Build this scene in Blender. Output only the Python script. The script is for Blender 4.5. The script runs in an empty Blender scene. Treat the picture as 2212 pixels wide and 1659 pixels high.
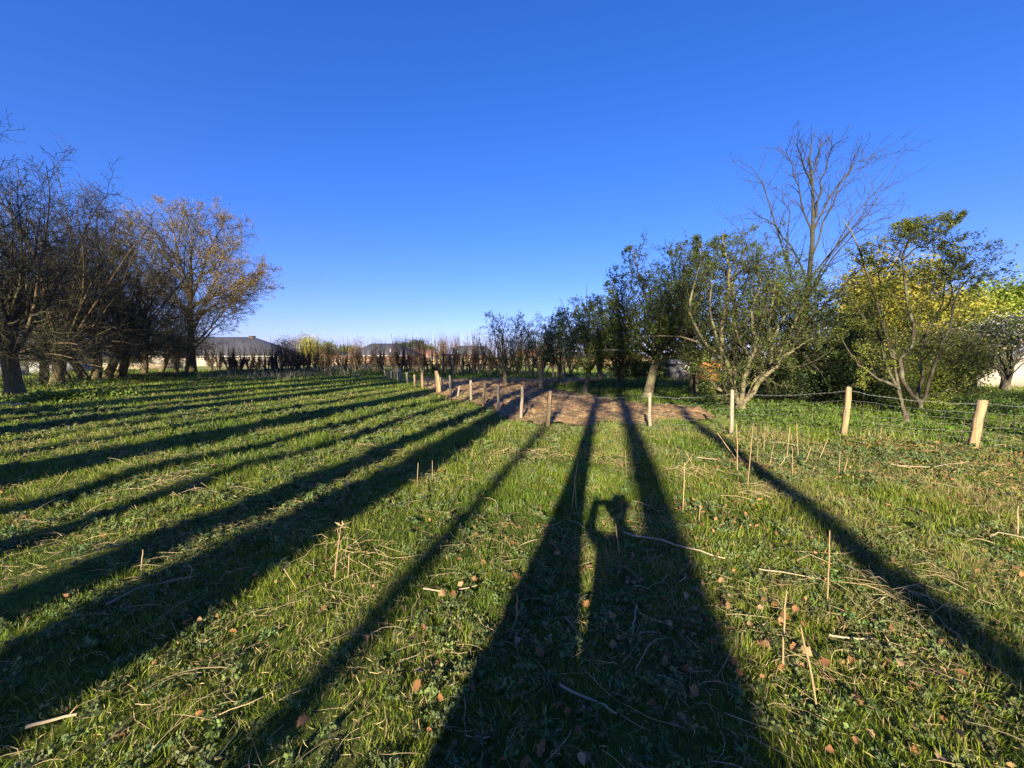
import bpy, bmesh, math, random
import numpy as np
from mathutils import Vector, Matrix

# ------------------------------------------------------------------ camera, light, sky
SC = bpy.context.scene
COL = SC.collection
H = 1.7                                   # eye height of the photographer's phone
F = 831.0                                 # focal length in units of a 2212 px wide picture
PITCH = math.atan(59.5 / F)
cam = bpy.data.cameras.new("camera")
cam.sensor_width = 36; cam.lens = 36 * F / 2212
cam.clip_start = 0.02; cam.clip_end = 3000
co = bpy.data.objects.new("camera", cam); COL.objects.link(co)
co.location = (0, 0, H); co.rotation_euler = (math.radians(90) - PITCH, 0, 0)
SC.camera = co

SUN_EL = math.radians(19.8); SUN_AZ = math.radians(14.0)   # AZ: heading of the shadows, from +Y towards +X
world = bpy.data.worlds.new("World"); SC.world = world; world.use_nodes = True
nt = world.node_tree; nt.nodes.clear()
sky = nt.nodes.new('ShaderNodeTexSky'); sky.sky_type = 'NISHITA'; sky.sun_disc = False
sky.sun_elevation = SUN_EL; sky.sun_rotation = math.pi + SUN_AZ
sky.air_density = 1.0; sky.dust_density = 0.3; sky.ozone_density = 4.0; sky.altitude = 0
hs = nt.nodes.new('ShaderNodeHueSaturation'); hs.inputs['Saturation'].default_value = 1.25
bg = nt.nodes.new('ShaderNodeBackground'); bg.inputs['Strength'].default_value = 0.105
wo = nt.nodes.new('ShaderNodeOutputWorld')
gm = nt.nodes.new('ShaderNodeGamma'); gm.inputs[1].default_value = 0.82
tn = nt.nodes.new('ShaderNodeMix'); tn.data_type = 'RGBA'; tn.blend_type = 'MULTIPLY'; tn.inputs[0].default_value = 1; tn.inputs[7].default_value = (.575, .55, 1.0, 1)
nt.links.new(sky.outputs[0], hs.inputs['Color']); nt.links.new(hs.outputs[0], gm.inputs[0]); nt.links.new(gm.outputs[0], tn.inputs[6]); nt.links.new(tn.outputs[2], bg.inputs['Color'])
nt.links.new(bg.outputs[0], wo.inputs[0])

sl = bpy.data.lights.new("sun", 'SUN'); sl.energy = 4.8; sl.angle = math.radians(0.7); sl.color = (1.0, 0.86, 0.60)
so = bpy.data.objects.new("sun", sl); COL.objects.link(so)
LD = Vector((math.sin(SUN_AZ) * math.cos(SUN_EL), math.cos(SUN_AZ) * math.cos(SUN_EL), -math.sin(SUN_EL)))
so.rotation_euler = LD.to_track_quat('-Z', 'Y').to_euler(); so.location = (-10, -40, 30)
SC.view_settings.view_transform = 'Standard'; SC.view_settings.look = 'None'
SC.view_settings.exposure = 1.6; SC.view_settings.gamma = 1.0
SC.render.resolution_x = 1024; SC.render.resolution_y = 768

R = random.Random(7)
NR = np.random.default_rng(11)

# ------------------------------------------------------------------ helpers
def ray(px, py):
    dx = (px - 1106) / F; dz = -(py - 829.5) / F
    c, s = math.cos(PITCH), math.sin(PITCH)
    return dx, c + s * dz, -s + c * dz
def G(px, py):                            # point of the flat ground seen at that spot
    x, y, z = ray(px, py); t = -H / z
    return x * t, y * t
def at(px, py, Y):                        # point at distance Y ahead
    x, y, z = ray(px, py); t = Y / y
    return (x * t, Y, H + z * t)

def tag(o, label=None, cat=None, group=None, kind=None):
    if label: o['label'] = label
    if cat: o['category'] = cat
    if group: o['group'] = group
    if kind: o['kind'] = kind
    return o
def empty(name, loc, label, cat, group=None, rz=0, s=1.0):
    o = bpy.data.objects.new(name, None); COL.objects.link(o)
    o.location = loc; o.rotation_euler = (0, 0, rz); o.scale = (s, s, s); o.empty_display_size = 0.3
    return tag(o, label, cat, group)
def dup(root, loc, rz=0, s=1.0, label=None, tilt=(0, 0)):
    r = root.copy(); COL.objects.link(r); r.location = loc
    r.rotation_euler = (tilt[0], tilt[1], rz); r.scale = (s, s, s) if not isinstance(s, tuple) else s
    if label: r['label'] = label
    for ch in list(root.children):
        c = ch.copy(); COL.objects.link(c); c.parent = r
        for g in list(ch.children):
            d = g.copy(); COL.objects.link(d); d.parent = c
    return r

class Geo:
    """collects vertices, faces, vertex tints and material slots, links ONE mesh object"""
    def __init__(s): s.v = []; s.f = {3: [], 4: []}; s.m = {3: [], 4: []}; s.c = []; s.n = 0
    def add(s, verts, quads=None, tris=None, col=None, mat=0):
        verts = np.asarray(verts, np.float32).reshape(-1, 3); k = len(verts)
        if k == 0: return
        s.v.append(verts)
        if col is None: col = (0.5, 0.5, 0.5)
        col = np.asarray(col, np.float32)
        if col.ndim == 1: col = np.broadcast_to(col, (k, 3))
        s.c.append(col)
        for n, ff in ((4, quads), (3, tris)):
            if ff is not None and len(ff):
                ff = np.asarray(ff, np.int64).reshape(-1, n) + s.n
                s.f[n].append(ff); s.m[n].append(np.full(len(ff), mat, np.int32))
        s.n += k
    def mesh(s, name, mats, smooth=False):
        me = bpy.data.meshes.new(name)
        v = np.concatenate(s.v); c = np.concatenate(s.c)
        q = np.concatenate(s.f[4]) if s.f[4] else np.zeros((0, 4), np.int64)
        t = np.concatenate(s.f[3]) if s.f[3] else np.zeros((0, 3), np.int64)
        mi = np.concatenate(s.m[4] + s.m[3]) if (s.m[4] or s.m[3]) else np.zeros(0, np.int32)
        me.vertices.add(len(v)); me.vertices.foreach_set('co', v.ravel())
        li = np.concatenate([q.ravel(), t.ravel()]).astype(np.int32)
        me.loops.add(len(li)); me.loops.foreach_set('vertex_index', li)
        st = np.concatenate([np.arange(len(q)) * 4, len(q) * 4 + np.arange(len(t)) * 3]).astype(np.int32)
        me.polygons.add(len(st)); me.polygons.foreach_set('loop_start', st)
        me.polygons.foreach_set('material_index', mi)
        a = me.attributes.new('tint', 'FLOAT_COLOR', 'POINT')
        a.data.foreach_set('color', np.concatenate([c, np.ones((len(c), 1), np.float32)], 1).astype(np.float32).ravel())
        for m in (mats if isinstance(mats, (list, tuple)) else [mats]): me.materials.append(m)
        me.update(calc_edges=True)
        if smooth: me.shade_smooth()
        return me
    def build(s, name, mats, parent=None, smooth=False):
        o = bpy.data.objects.new(name, s.mesh(name, mats, smooth)); COL.objects.link(o)
        if parent is not None: o.parent = parent
        return o
    # --- shapes
    def box(s, c, size, rz=0, col=None, mat=0, tilt=None, taper=1.0):
        x, y, z = size[0] / 2, size[1] / 2, size[2] / 2
        v = np.array([(-x, -y, -z), (x, -y, -z), (x, y, -z), (-x, y, -z), (-x * taper, -y * taper, z), (x * taper, -y * taper, z), (x * taper, y * taper, z), (-x * taper, y * taper, z)])
        M = Matrix.Rotation(rz, 3, 'Z')
        if tilt is not None: M = M @ Matrix.Rotation(tilt[0], 3, 'X') @ Matrix.Rotation(tilt[1], 3, 'Y')
        v = v @ np.array(M).T + np.array(c)
        s.add(v, quads=[(0, 3, 2, 1), (4, 5, 6, 7), (0, 1, 5, 4), (1, 2, 6, 5), (2, 3, 7, 6), (3, 0, 4, 7)], col=col, mat=mat)
    def tubes(s, brs, sides, col=None, mat=0, cap=False):
        by = {}
        for b in brs: by.setdefault(len(b[0]), []).append(b)
        for k, lst in by.items():
            P = np.array([b[0] for b in lst], np.float64); r = np.array([b[1] for b in lst], np.float64)
            n = len(lst)
            D = P[:, -1] - P[:, 0]; D /= np.linalg.norm(D, axis=1, keepdims=True) + 1e-9
            ref = np.where(np.abs(D[:, 2:3]) > 0.9, np.array([[1., 0, 0]]), np.array([[0., 0, 1.]]))
            U = np.cross(D, ref); U /= np.linalg.norm(U, axis=1, keepdims=True) + 1e-9
            W = np.cross(D, U)
            a = np.arange(sides) * 2 * math.pi / sides
            off = np.cos(a)[None, :, None] * U[:, None, :] + np.sin(a)[None, :, None] * W[:, None, :]
            V = P[:, :, None, :] + r[:, :, None, None] * off[:, None, :, :]
            i = np.arange(n)[:, None, None] * k * sides + np.arange(k - 1)[None, :, None] * sides
            j = np.arange(sides)[None, None, :]; j2 = (j + 1) % sides
            q = np.stack([i + j, i + j2, i + sides + j2, i + sides + j], -1).reshape(-1, 4)
            cc = None
            if col is not None:
                base = np.asarray(col, float)
                jit = NR.uniform(0.75, 1.25, (n, 1)); cc = np.repeat(base[None, :] * jit, k * sides, 0)
            s.add(V.reshape(-1, 3), quads=q, col=cc, mat=mat)
            if cap and sides in (3, 4):
                e = (np.arange(n)[:, None] * k * sides + (k - 1) * sides + np.arange(sides)[None, :])
                s.f[sides].append(e + s.n - len(V.reshape(-1, 3))); s.m[sides].append(np.full(n, mat, np.int32))
    def leaves(s, P, size, col, jit=0.3, mat=0, up=0.3, asp=0.55, fold=True):
        """rhombic leaves, one quad each, random facing"""
        P = np.asarray(P, np.float64).reshape(-1, 3); n = len(P)
        if n == 0: return
        d = NR.normal(size=(n, 3)); d[:, 2] += up; d /= np.linalg.norm(d, axis=1, keepdims=True)
        w = np.cross(d, NR.normal(size=(n, 3))); w /= np.linalg.norm(w, axis=1, keepdims=True) + 1e-9
        nn = np.cross(d, w)
        L = (np.asarray(size) * NR.uniform(0.6, 1.35, n))[:, None]
        A = P; B = P + d * L * .5 + w * L * asp * .5 + nn * L * .1; C = P + d * L; D = P + d * L * .5 - w * L * asp * .5 + nn * L * .1
        V = np.stack([A, B, C, D], 1).reshape(-1, 3)
        col = np.asarray(col, float)
        if col.ndim == 1: col = np.broadcast_to(col, (n, 3))
        c = col * NR.uniform(1 - jit, 1 + jit, (n, 1)) * NR.uniform(0.88, 1.12, (n, 3))
        s.add(V, quads=np.arange(4 * n).reshape(-1, 4), col=np.repeat(c, 4, 0), mat=mat)

def vnoise(x, y, seed=0):
    """smooth value noise 0..1"""
    x = np.asarray(x, float); y = np.asarray(y, float)
    xi = np.floor(x).astype(np.int64); yi = np.floor(y).astype(np.int64)
    fx = x - xi; fy = y - yi; fx = fx * fx * (3 - 2 * fx); fy = fy * fy * (3 - 2 * fy)
    def h(a, b):
        n = (a * 374761393 + b * 668265263 + seed * 1442695041) & 0x7fffffff
        n = ((n ^ (n >> 13)) * 1274126177) & 0x7fffffff
        return ((n ^ (n >> 16)) & 0xffff) / 65535.0
    return (h(xi, yi) * (1 - fx) + h(xi + 1, yi) * fx) * (1 - fy) + (h(xi, yi + 1) * (1 - fx) + h(xi + 1, yi + 1) * fx) * fy
def fbm(x, y, seed=0):
    return (vnoise(x, y, seed) * .5 + vnoise(x * 2.1, y * 2.1, seed + 5) * .3 + vnoise(x * 4.3, y * 4.3, seed + 9) * .2)
def hz(x, y):
    """height of the lumpy field"""
    x = np.asarray(x, float); y = np.asarray(y, float)
    r = np.sqrt(x * x + y * y)
    fade = np.clip(1.2 - r / 45, 0, 1)
    return ((vnoise(x * .7, y * .7, 1) - .5) * .09 + (vnoise(x * 2.3, y * 2.3, 2) - .5) * .05) * fade - np.clip((y - 80) / 20, 0, 1) * 1.2
def hz1(x, y): return float(hz(x, y))
def inpoly(x, y, poly):
    x = np.asarray(x); y = np.asarray(y); ins = np.zeros(x.shape, bool)
    j = len(poly) - 1
    for i in range(len(poly)):
        xi, yi = poly[i]; xj, yj = poly[j]
        c = ((yi > y) != (yj > y)) & (x < (xj - xi) * (y - yi) / (yj - yi + 1e-12) + xi)
        ins ^= c; j = i
    return ins

# ------------------------------------------------------------------ materials
def newmat(name):
    m = bpy.data.materials.new(name); m.use_nodes = True
    n = m.node_tree; b = n.nodes['Principled BSDF']
    b.inputs['Roughness'].default_value = 0.85; b.inputs['Specular IOR Level'].default_value = 0.25
    return m, n, b
def noise_mat(name, c1, c2, scale=8, rough=0.9, c3=None, s2=None, bump=0.3, detail=6, stretch=(1, 1, 1), bdist=0.02, coords='Object'):
    m, n, b = newmat(name); L = n.links
    tc = n.nodes.new('ShaderNodeTexCoord'); mp = n.nodes.new('ShaderNodeMapping'); mp.inputs['Scale'].default_value = stretch
    L.new(tc.outputs[coords], mp.inputs[0])
    t = n.nodes.new('ShaderNodeTexNoise'); t.inputs['Scale'].default_value = scale; t.inputs['Detail'].default_value = detail; t.inputs['Roughness'].default_value = .65
    L.new(mp.outputs[0], t.inputs['Vector'])
    r = n.nodes.new('ShaderNodeValToRGB'); r.color_ramp.elements[0].position = .35; r.color_ramp.elements[1].position = .65
    r.color_ramp.elements[0].color = (*c1, 1); r.color_ramp.elements[1].color = (*c2, 1)
    L.new(t.outputs[0], r.inputs[0]); out = r.outputs[0]
    if c3:
        t2 = n.nodes.new('ShaderNodeTexNoise'); t2.inputs['Scale'].default_value = s2 or scale * .3; t2.inputs['Detail'].default_value = 4
        L.new(mp.outputs[0], t2.inputs['Vector'])
        r2 = n.nodes.new('ShaderNodeValToRGB'); r2.color_ramp.elements[0].position = .5; r2.color_ramp.elements[1].position = .62
        L.new(t2.outputs[0], r2.inputs[0])
        mx = n.nodes.new('ShaderNodeMix'); mx.data_type = 'RGBA'; L.new(r2.outputs[0], mx.inputs[0]); L.new(out, mx.inputs[6]); mx.inputs[7].default_value = (*c3, 1); out = mx.outputs[2]
    L.new(out, b.inputs['Base Color']); b.inputs['Roughness'].default_value = rough
    if bump:
        bp = n.nodes.new('ShaderNodeBump'); bp.inputs['Strength'].default_value = bump; bp.inputs['Distance'].default_value = bdist
        L.new(t.outputs[0], bp.inputs['Height']); L.new(bp.outputs[0], b.inputs['Normal'])
    return m
def veg_mat(name, trans=0.35, rough=0.6, spec=0.3):
    """each leaf or blade carries its own pigment in the attribute 'tint'"""
    m, n, b = newmat(name); L = n.links
    a = n.nodes.new('ShaderNodeAttribute'); a.attribute_name = 'tint'
    L.new(a.outputs['Color'], b.inputs['Base Color']); b.inputs['Roughness'].default_value = rough; b.inputs['Specular IOR Level'].default_value = spec
    if trans:
        t = n.nodes.new('ShaderNodeBsdfTranslucent'); L.new(a.outputs['Color'], t.inputs[0])
        mx = n.nodes.new('ShaderNodeMixShader'); mx.inputs[0].default_value = trans
        L.new(b.outputs[0], mx.inputs[1]); L.new(t.outputs[0], mx.inputs[2])
        L.new(mx.outputs[0], n.nodes['Material Output'].inputs[0])
    return m
M_grass = veg_mat('grass_blades', .3, .55, .3)
M_leaf = veg_mat('leaves', .35, .55, .3)
M_dry = veg_mat('dry_plant', .15, .8, .15)
M_twig = noise_mat('twig_bark', (.033, .031, .02), (.075, .069, .043), 6, .9, bump=0)
M_hedge = noise_mat('hedge_twig_bark', (.08, .054, .034), (.18, .125, .08), 6, .9, bump=0)
M_bark = noise_mat('plane_bark', (.075, .052, .03), (.22, .15, .085), 3.5, .95, c3=(.12, .11, .055), s2=1.6, bump=.9, stretch=(2.5, 2.5, .7), bdist=.06)
M_barkd = noise_mat('orchard_bark', (.05, .04, .028), (.135, .115, .08), 7, .95, c3=(.18, .18, .12), s2=2.2, bump=.8, stretch=(1.5, 1.5, .8), bdist=.03)
M_barkl = noise_mat('lichen_bark', (.08, .064, .04), (.25, .215, .135), 9, .95, c3=(.22, .21, .10), s2=3, bump=.8, bdist=.03)
M_soil = noise_mat('tilled_soil', (.12, .075, .038), (.26, .16, .08), 5, 1, c3=(.34, .23, .12), s2=9, bump=1, bdist=.06, detail=9)
M_postn = noise_mat('new_post_wood', (.2, .135, .065), (.46, .335, .185), 4, .8, stretch=(9, 9, .6), bump=.4, bdist=.01, c3=(.17, .145, .11), s2=2.5)
M_posto = noise_mat('weathered_post_wood', (.2, .165, .12), (.42, .35, .26), 4, .9, stretch=(10, 10, .7), bump=.6, bdist=.01)
M_wire = noise_mat('galvanised_wire', (.16, .17, .16), (.3, .3, .29), 20, .5, bump=0); M_wire.node_tree.nodes['Principled BSDF'].inputs['Metallic'].default_value = .5
M_render = noise_mat('white_render', (.5, .46, .4), (.64, .6, .53), 1.2, .9, bump=.15)
M_cream = noise_mat('cream_render', (.34, .3, .25), (.46, .41, .35), 1.2, .9, bump=.15)
M_grey = noise_mat('grey_concrete_panels', (.33, .33, .33), (.45, .45, .44), 1.5, .9, bump=.2)
M_tan = noise_mat('pale_stone_wall', (.45, .37, .25), (.6, .5, .35), 2.5, .9, bump=.4)
M_slate = noise_mat('slate_roof', (.055, .058, .068), (.1, .1, .115), 2.5, .65, stretch=(1, 1, 5), bump=.5)
M_redroof = noise_mat('red_tile_roof', (.17, .085, .06), (.25, .13, .09), 3, .85, bump=.5)
M_brick = noise_mat('brick', (.24, .13, .085), (.34, .2, .13), 4, .9, bump=.3)
M_glass = noise_mat('window_glass', (.02, .03, .04), (.05, .07, .08), 2, .1, bump=0)
M_paint = noise_mat('white_paint', (.7, .7, .68), (.8, .8, .78), 3, .6, bump=0)
M_teal = noise_mat('teal_panel', (.12, .4, .42), (.2, .5, .5), 3, .5, bump=0)
M_orange = noise_mat('orange_stained_boards', (.42, .15, .04), (.55, .22, .07), 3, .8, stretch=(8, 8, 1), bump=.3)
M_board = noise_mat('grey_boards', (.16, .155, .15), (.27, .26, .25), 3, .9, stretch=(8, 8, 1), bump=.3)
M_rail = noise_mat('pale_rail_wood', (.48, .36, .17), (.62, .48, .25), 5, .85, bump=.2)  # pale wood colour of the far post and rail fence
M_metal = noise_mat('dark_metal', (.1, .1, .1), (.16, .16, .16), 8, .5, bump=0)
M_darkwood = noise_mat('dark_timber', (.06, .045, .035), (.12, .09, .07), 5, .9, bump=.3)

# ------------------------------------------------------------------ terrain
SOIL_PX = [(885, 823), (905, 832), (930, 846), (965, 860), (1000, 868), (1040, 884), (1085, 897), (1130, 909), (1180, 921), (1240, 925), (1320, 919), (1405, 915),
           (1480, 909), (1535, 902), (1556, 893), (1505, 884), (1430, 878), (1350, 869), (1290, 858), (1230, 848), (1185, 842), (1150, 838), (1210, 833), (1265, 827), (1310, 822), (1290, 818), (1200, 819), (1050, 820), (950, 821)]
SOIL = [G(*p) for p in SOIL_PX]
def wsoil(x, y):
    """inside the soil patch, with a ragged edge"""
    j = (vnoise(np.asarray(x) * 1.7, np.asarray(y) * 1.7, 31) - .5) * .7
    k = (vnoise(np.asarray(x) * 1.7, np.asarray(y) * 1.7, 37) - .5) * .9
    return inpoly(np.asarray(x) + j, np.asarray(y) + k, SOIL)

def sheet(xs, ys, zf, name, mat, keep=None):
    X, Y = np.meshgrid(xs, ys); Z = zf(X, Y)
    g = Geo(); nx, ny = len(xs), len(ys)
    i = (np.arange(ny - 1)[:, None] * nx + np.arange(nx - 1)[None, :]).ravel()
    q = np.stack([i, i + 1, i + nx + 1, i + nx], 1)
    if keep is not None:
        kk = keep(X, Y).ravel(); q = q[kk[q].all(1)]
    g.add(np.stack([X, Y, Z], -1).reshape(-1, 3), quads=q)
    return g.build(name, mat, smooth=True)
def ground_material():
    m, n, b = newmat('meadow_ground'); L = n.links
    tc = n.nodes.new('ShaderNodeTexCoord')
    def tex(s, d=6):
        t = n.nodes.new('ShaderNodeTexNoise'); t.inputs['Scale'].default_value = s; t.inputs['Detail'].default_value = d; t.inputs['Roughness'].default_value = .7
        L.new(tc.outputs['Object'], t.inputs['Vector']); return t
    def ramp(t, a, c1, b_, c2):
        r = n.nodes.new('ShaderNodeValToRGB'); r.color_ramp.elements[0].position = a; r.color_ramp.elements[1].position = b_
        r.color_ramp.elements[0].color = (*c1, 1); r.color_ramp.elements[1].color = (*c2, 1); L.new(t.outputs[0], r.inputs[0]); return r
    def mix(f, a, b_):
        x = n.nodes.new('ShaderNodeMix'); x.data_type = 'RGBA'; L.new(f, x.inputs[0]); L.new(a, x.inputs[6]); L.new(b_, x.inputs[7]); return x.outputs[2]
    fine = tex(9, 8); big = tex(.35, 4); mid = tex(1.6, 6)
    green = ramp(fine, .3, (.04, .065, .012), .7, (.11, .15, .028)).outputs[0]
    dry = ramp(fine, .3, (.07, .06, .03), .7, (.17, .145, .075)).outputs[0]
    f = ramp(mid, .52, (0, 0, 0), .72, (1, 1, 1)).outputs[0]
    near = mix(f, green, dry)
    # the meadow past the hedge is pale and cropped short
    sep = n.nodes.new('ShaderNodeSeparateXYZ'); L.new(tc.outputs['Object'], sep.inputs[0])
    mr = n.nodes.new('ShaderNodeMapRange'); mr.inputs[1].default_value = 49; mr.inputs[2].default_value = 53; L.new(sep.outputs[1], mr.inputs[0])
    pale = ramp(big, .3, (.19, .20, .07), .7, (.30, .28, .12)).outputs[0]
    L.new(mix(mr.outputs[0], near, pale), b.inputs['Base Color'])
    b.inputs['Roughness'].default_value = 1; b.inputs['Specular IOR Level'].default_value = .05
    bp = n.nodes.new('ShaderNodeBump'); bp.inputs['Strength'].default_value = 1; bp.inputs['Distance'].default_value = .06
    L.new(fine.outputs[0], bp.inputs['Height']); L.new(bp.outputs[0], b.inputs['Normal'])
    return m
u = np.linspace(-1, 1, 281); xs = np.sinh(u * 5.2) / math.sinh(5.2) * 900
v = np.linspace(0, 1, 261); ys = -60 + 0 * v; ys = np.concatenate([[-900, -300, -120, -60, -30, -15, -8, -4, -2], np.sinh(v * 5.4) / math.sinh(5.4) * 1100])
tag(sheet(xs, ys, hz, 'ground', ground_material()), kind='structure')
# tilled soil: a sheet of clods a little above the ground
sx = np.arange(-10, 12, .09); sy = np.arange(8.4, 30, .09)
def soilz(X, Y):
    c = np.abs(vnoise(X * 2.6, Y * 2.6, 41) - .5) * .3 + np.abs(vnoise(X * 6.5, Y * 6.5, 42) - .5) * .2 + (fbm(X * .6, Y * .6, 43) - .4) * .12
    fr = sum(inpoly(X + a, Y + b, SOIL) for a, b in ((.5, 0), (-.5, 0), (0, .7), (0, -.7), (.35, .5), (-.35, -.5))) / 6.0
    return hz(X, Y) + .006 + np.clip(c, 0, .35) * (.08 + .92 * fr ** 2)
tag(sheet(sx, sy, soilz, 'soil_patch', M_soil, keep=wsoil), kind='structure')
# bare trodden strip under the pollards on the left
xs_, ys_ = [], []
bare = [G(-60, 884), G(0, 880), G(90, 873), G(85, 867), G(0, 871), G(-60, 873)]
g = Geo(); bx = np.arange(-26, -15, .15); by = np.arange(13.5, 18, .15)
tag(sheet(bx, by, lambda X, Y: hz(X, Y) + .006, 'bare_path', M_tan, keep=lambda X, Y: inpoly(X, Y, bare)), kind='structure')

# ------------------------------------------------------------------ trees
def norm(a):
    l = math.sqrt(a[0] ** 2 + a[1] ** 2 + a[2] ** 2) or 1; return (a[0] / l, a[1] / l, a[2] / l)
def perp(d, az, R):
    ref = (1, 0, 0) if abs(d[2]) > .9 else (0, 0, 1)
    u = norm((d[1] * ref[2] - d[2] * ref[1], d[2] * ref[0] - d[0] * ref[2], d[0] * ref[1] - d[1] * ref[0]))
    w = (d[1] * u[2] - d[2] * u[1], d[2] * u[0] - d[0] * u[2], d[0] * u[1] - d[1] * u[0])
    c, s = math.cos(az), math.sin(az)
    return (u[0] * c + w[0] * s, u[1] * c + w[1] * s, u[2] * c + w[2] * s)
def lerp_path(pts, rad, t):
    n = len(pts) - 1; f = min(max(t * n, 0), n - 1e-6); i = int(f); f -= i
    a, b = pts[i], pts[i + 1]
    return (a[0] + (b[0] - a[0]) * f, a[1] + (b[1] - a[1]) * f, a[2] + (b[2] - a[2]) * f), norm((b[0] - a[0], b[1] - a[1], b[2] - a[2])), rad[i] + (rad[i + 1] - rad[i]) * f
def outside(p, env):
    (cx, cy, cz), (rx, ry, rz) = env
    return abs((p[0] - cx) / rx) ** 2.7 + abs((p[1] - cy) / ry) ** 2.7 + abs((p[2] - cz) / rz) ** 2.7 > 1
def make_path(R, p, d, L, r, nseg, wig, trop, tip):
    pts = [p]; rad = [r]; st = L / nseg
    for i in range(nseg):
        d = norm((d[0] + R.gauss(0, wig), d[1] + R.gauss(0, wig), d[2] + R.gauss(0, wig) + trop))
        p = (p[0] + d[0] * st, p[1] + d[1] * st, p[2] + d[2] * st)
        pts.append(p); rad.append(r * (1 - (1 - tip) * (i + 1) / nseg))
    return pts, rad
def sprout(R, path, L, lvl, S, out, env=None):
    """children of a finished branch, recursively. S: list of per-level dicts"""
    if lvl >= len(S): return
    s = S[lvl]; n = s['n']
    n = max(1, int(round(n * R.uniform(.8, 1.2)))) if lvl > 0 else n
    az0 = R.uniform(0, 6.28)
    for i in range(n):
        t = s['t0'] + (1 - s['t0']) * (i + R.random()) / n
        p, d, r = lerp_path(path[0], path[1], t)
        az = az0 + i * 2.4 + R.uniform(-.4, .4)
        a = math.radians(R.uniform(*s['ang']))
        q = perp(d, az, R)
        nd = norm((d[0] * math.cos(a) + q[0] * math.sin(a), d[1] * math.cos(a) + q[1] * math.sin(a), d[2] * math.cos(a) + q[2] * math.sin(a) + s.get('lift', 0)))
        if 'bias' in s: nd = norm((nd[0] + s['bias'][0], nd[1] + s['bias'][1], nd[2] + s['bias'][2]))
        l = (s['len'] if 'len' in s else L * s['ratio']) * R.uniform(.65, 1.25) * (1 - s.get('fall', .45) * t)
        if env:
            k = 0
            while k < 5 and outside((p[0] + nd[0] * l, p[1] + nd[1] * l, p[2] + nd[2] * l), env): l *= .72; k += 1
            if k == 5: continue
        rr = max(min(r * s['rr'], s.get('rmax', 9)), s.get('rmin', .004))
        path2 = make_path(R, p, nd, l, rr, s['seg'], s['wig'], s['trop'], s.get('tip', .35))
        out.setdefault(lvl + 1, []).append(path2)
        sprout(R, path2, l, lvl + 1, S, out, env)
def tree_mesh(out, root, bark, leafP=None, leaf=None, trunk_lv=1, flare=True, name_crown='crown', twig=M_twig, leafmat=M_leaf, extra=None):
    g = Geo()
    for lv in range(0, trunk_lv + 1):
        if lv in out: g.tubes(out[lv], 9 if lv == 0 else 6)
    t = g.build('trunk', bark, root, smooth=True)
    c = Geo(); has = False
    for lv in sorted(out):
        if lv > trunk_lv: c.tubes(out[lv], 4 if lv == trunk_lv + 1 else 3); has = True
    if leafP is not None and len(leafP): c.leaves(leafP, leaf['size'], leaf['col'], leaf.get('jit', .35), mat=1, up=leaf.get('up', .3), asp=leaf.get('asp', .6)); has = True
    if extra: extra(c)
    if has: c.build(name_crown, [twig, leafmat], root)
def twig_points(R, out, lv, n, t0=.2, spread=.03):
    P = []
    for pts, rad in out.get(lv, []):
        for i in range(n if isinstance(n, int) else (int(n) + (R.random() < n % 1))):
            p, d, r = lerp_path(pts, rad, R.uniform(t0, 1))
            P.append((p[0] + R.gauss(0, spread), p[1] + R.gauss(0, spread), p[2] + R.gauss(0, spread)))
    return np.array(P).reshape(-1, 3)
def flare_trunk(pts, rad):
    rad = list(rad); rad[0] *= 1.3
    if len(rad) > 2: rad[1] *= 1.12
    return pts, rad

# ---- pollarded row on the left
def pollard(seed, hgt, lean, tr, low=5, bias=(.35, -.15, 0)):
    R = random.Random(seed); out = {}
    L0 = R.uniform(1.7, 2.3)
    tp = make_path(R, (0, 0, -.15), norm((lean[0], lean[1], 1)), L0 + .15, tr, 6, .05, .02, .85)
    out[0] = [flare_trunk(*tp)]
    top = tp[0][-1]
    for i in range(12):
        az = i * 2.4 + R.uniform(-.3, .3); a = math.radians(R.uniform(4, 42))
        d = norm((math.cos(az) * math.sin(a), math.sin(az) * math.sin(a), math.cos(a)))
        p, dd, r = lerp_path(tp[0], tp[1], R.uniform(.8, 1))
        l = (hgt - L0) * R.uniform(.72, 1.05)
        b = make_path(R, p, d, l, tr * R.uniform(.2, .34), 9, .06, .05, .12)
        out.setdefault(1, []).append(b)
        S = [None, dict(n=19, t0=.12, ang=(35, 75), ratio=.30, rr=.5, rmin=.012, seg=5, wig=.16, trop=.05, fall=.5),
             dict(n=7, t0=.15, ang=(30, 70), ratio=.5, rr=.6, rmin=.009, seg=3, wig=.2, trop=.06, fall=.4),
             dict(n=3, t0=.2, ang=(30, 70), ratio=.5, rr=.7, rmin=.007, seg=2, wig=.2, trop=.05)]
        sprout(R, b, l, 1, S, out)
    for i in range(low):                           # long low boughs that sweep over the grass
        az = R.uniform(-1.5, .9); d = norm((math.cos(az) + bias[0], math.sin(az) + bias[1], R.uniform(.25, .7)))
        p, dd, r = lerp_path(tp[0], tp[1], R.uniform(.75, 1))
        l = R.uniform(3.2, 5.2); b = make_path(R, p, d, l, tr * .16, 8, .07, -.05, .15)
        out[1].append(b)
        S = [None, dict(n=15, t0=.1, ang=(30, 70), ratio=.34, rr=.5, rmin=.008, seg=5, wig=.14, trop=-.01, fall=.4),
             dict(n=7, t0=.15, ang=(25, 60), ratio=.5, rr=.6, rmin=.006, seg=3, wig=.18, trop=0.0),
             dict(n=3, t0=.2, ang=(30, 70), ratio=.5, rr=.7, rmin=.007, seg=2, wig=.2, trop=.0)]
        sprout(R, b, l, 1, S, out)
    return out
GRP_P = 'pollarded trees in a row along the left edge'
pol = {}
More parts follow.
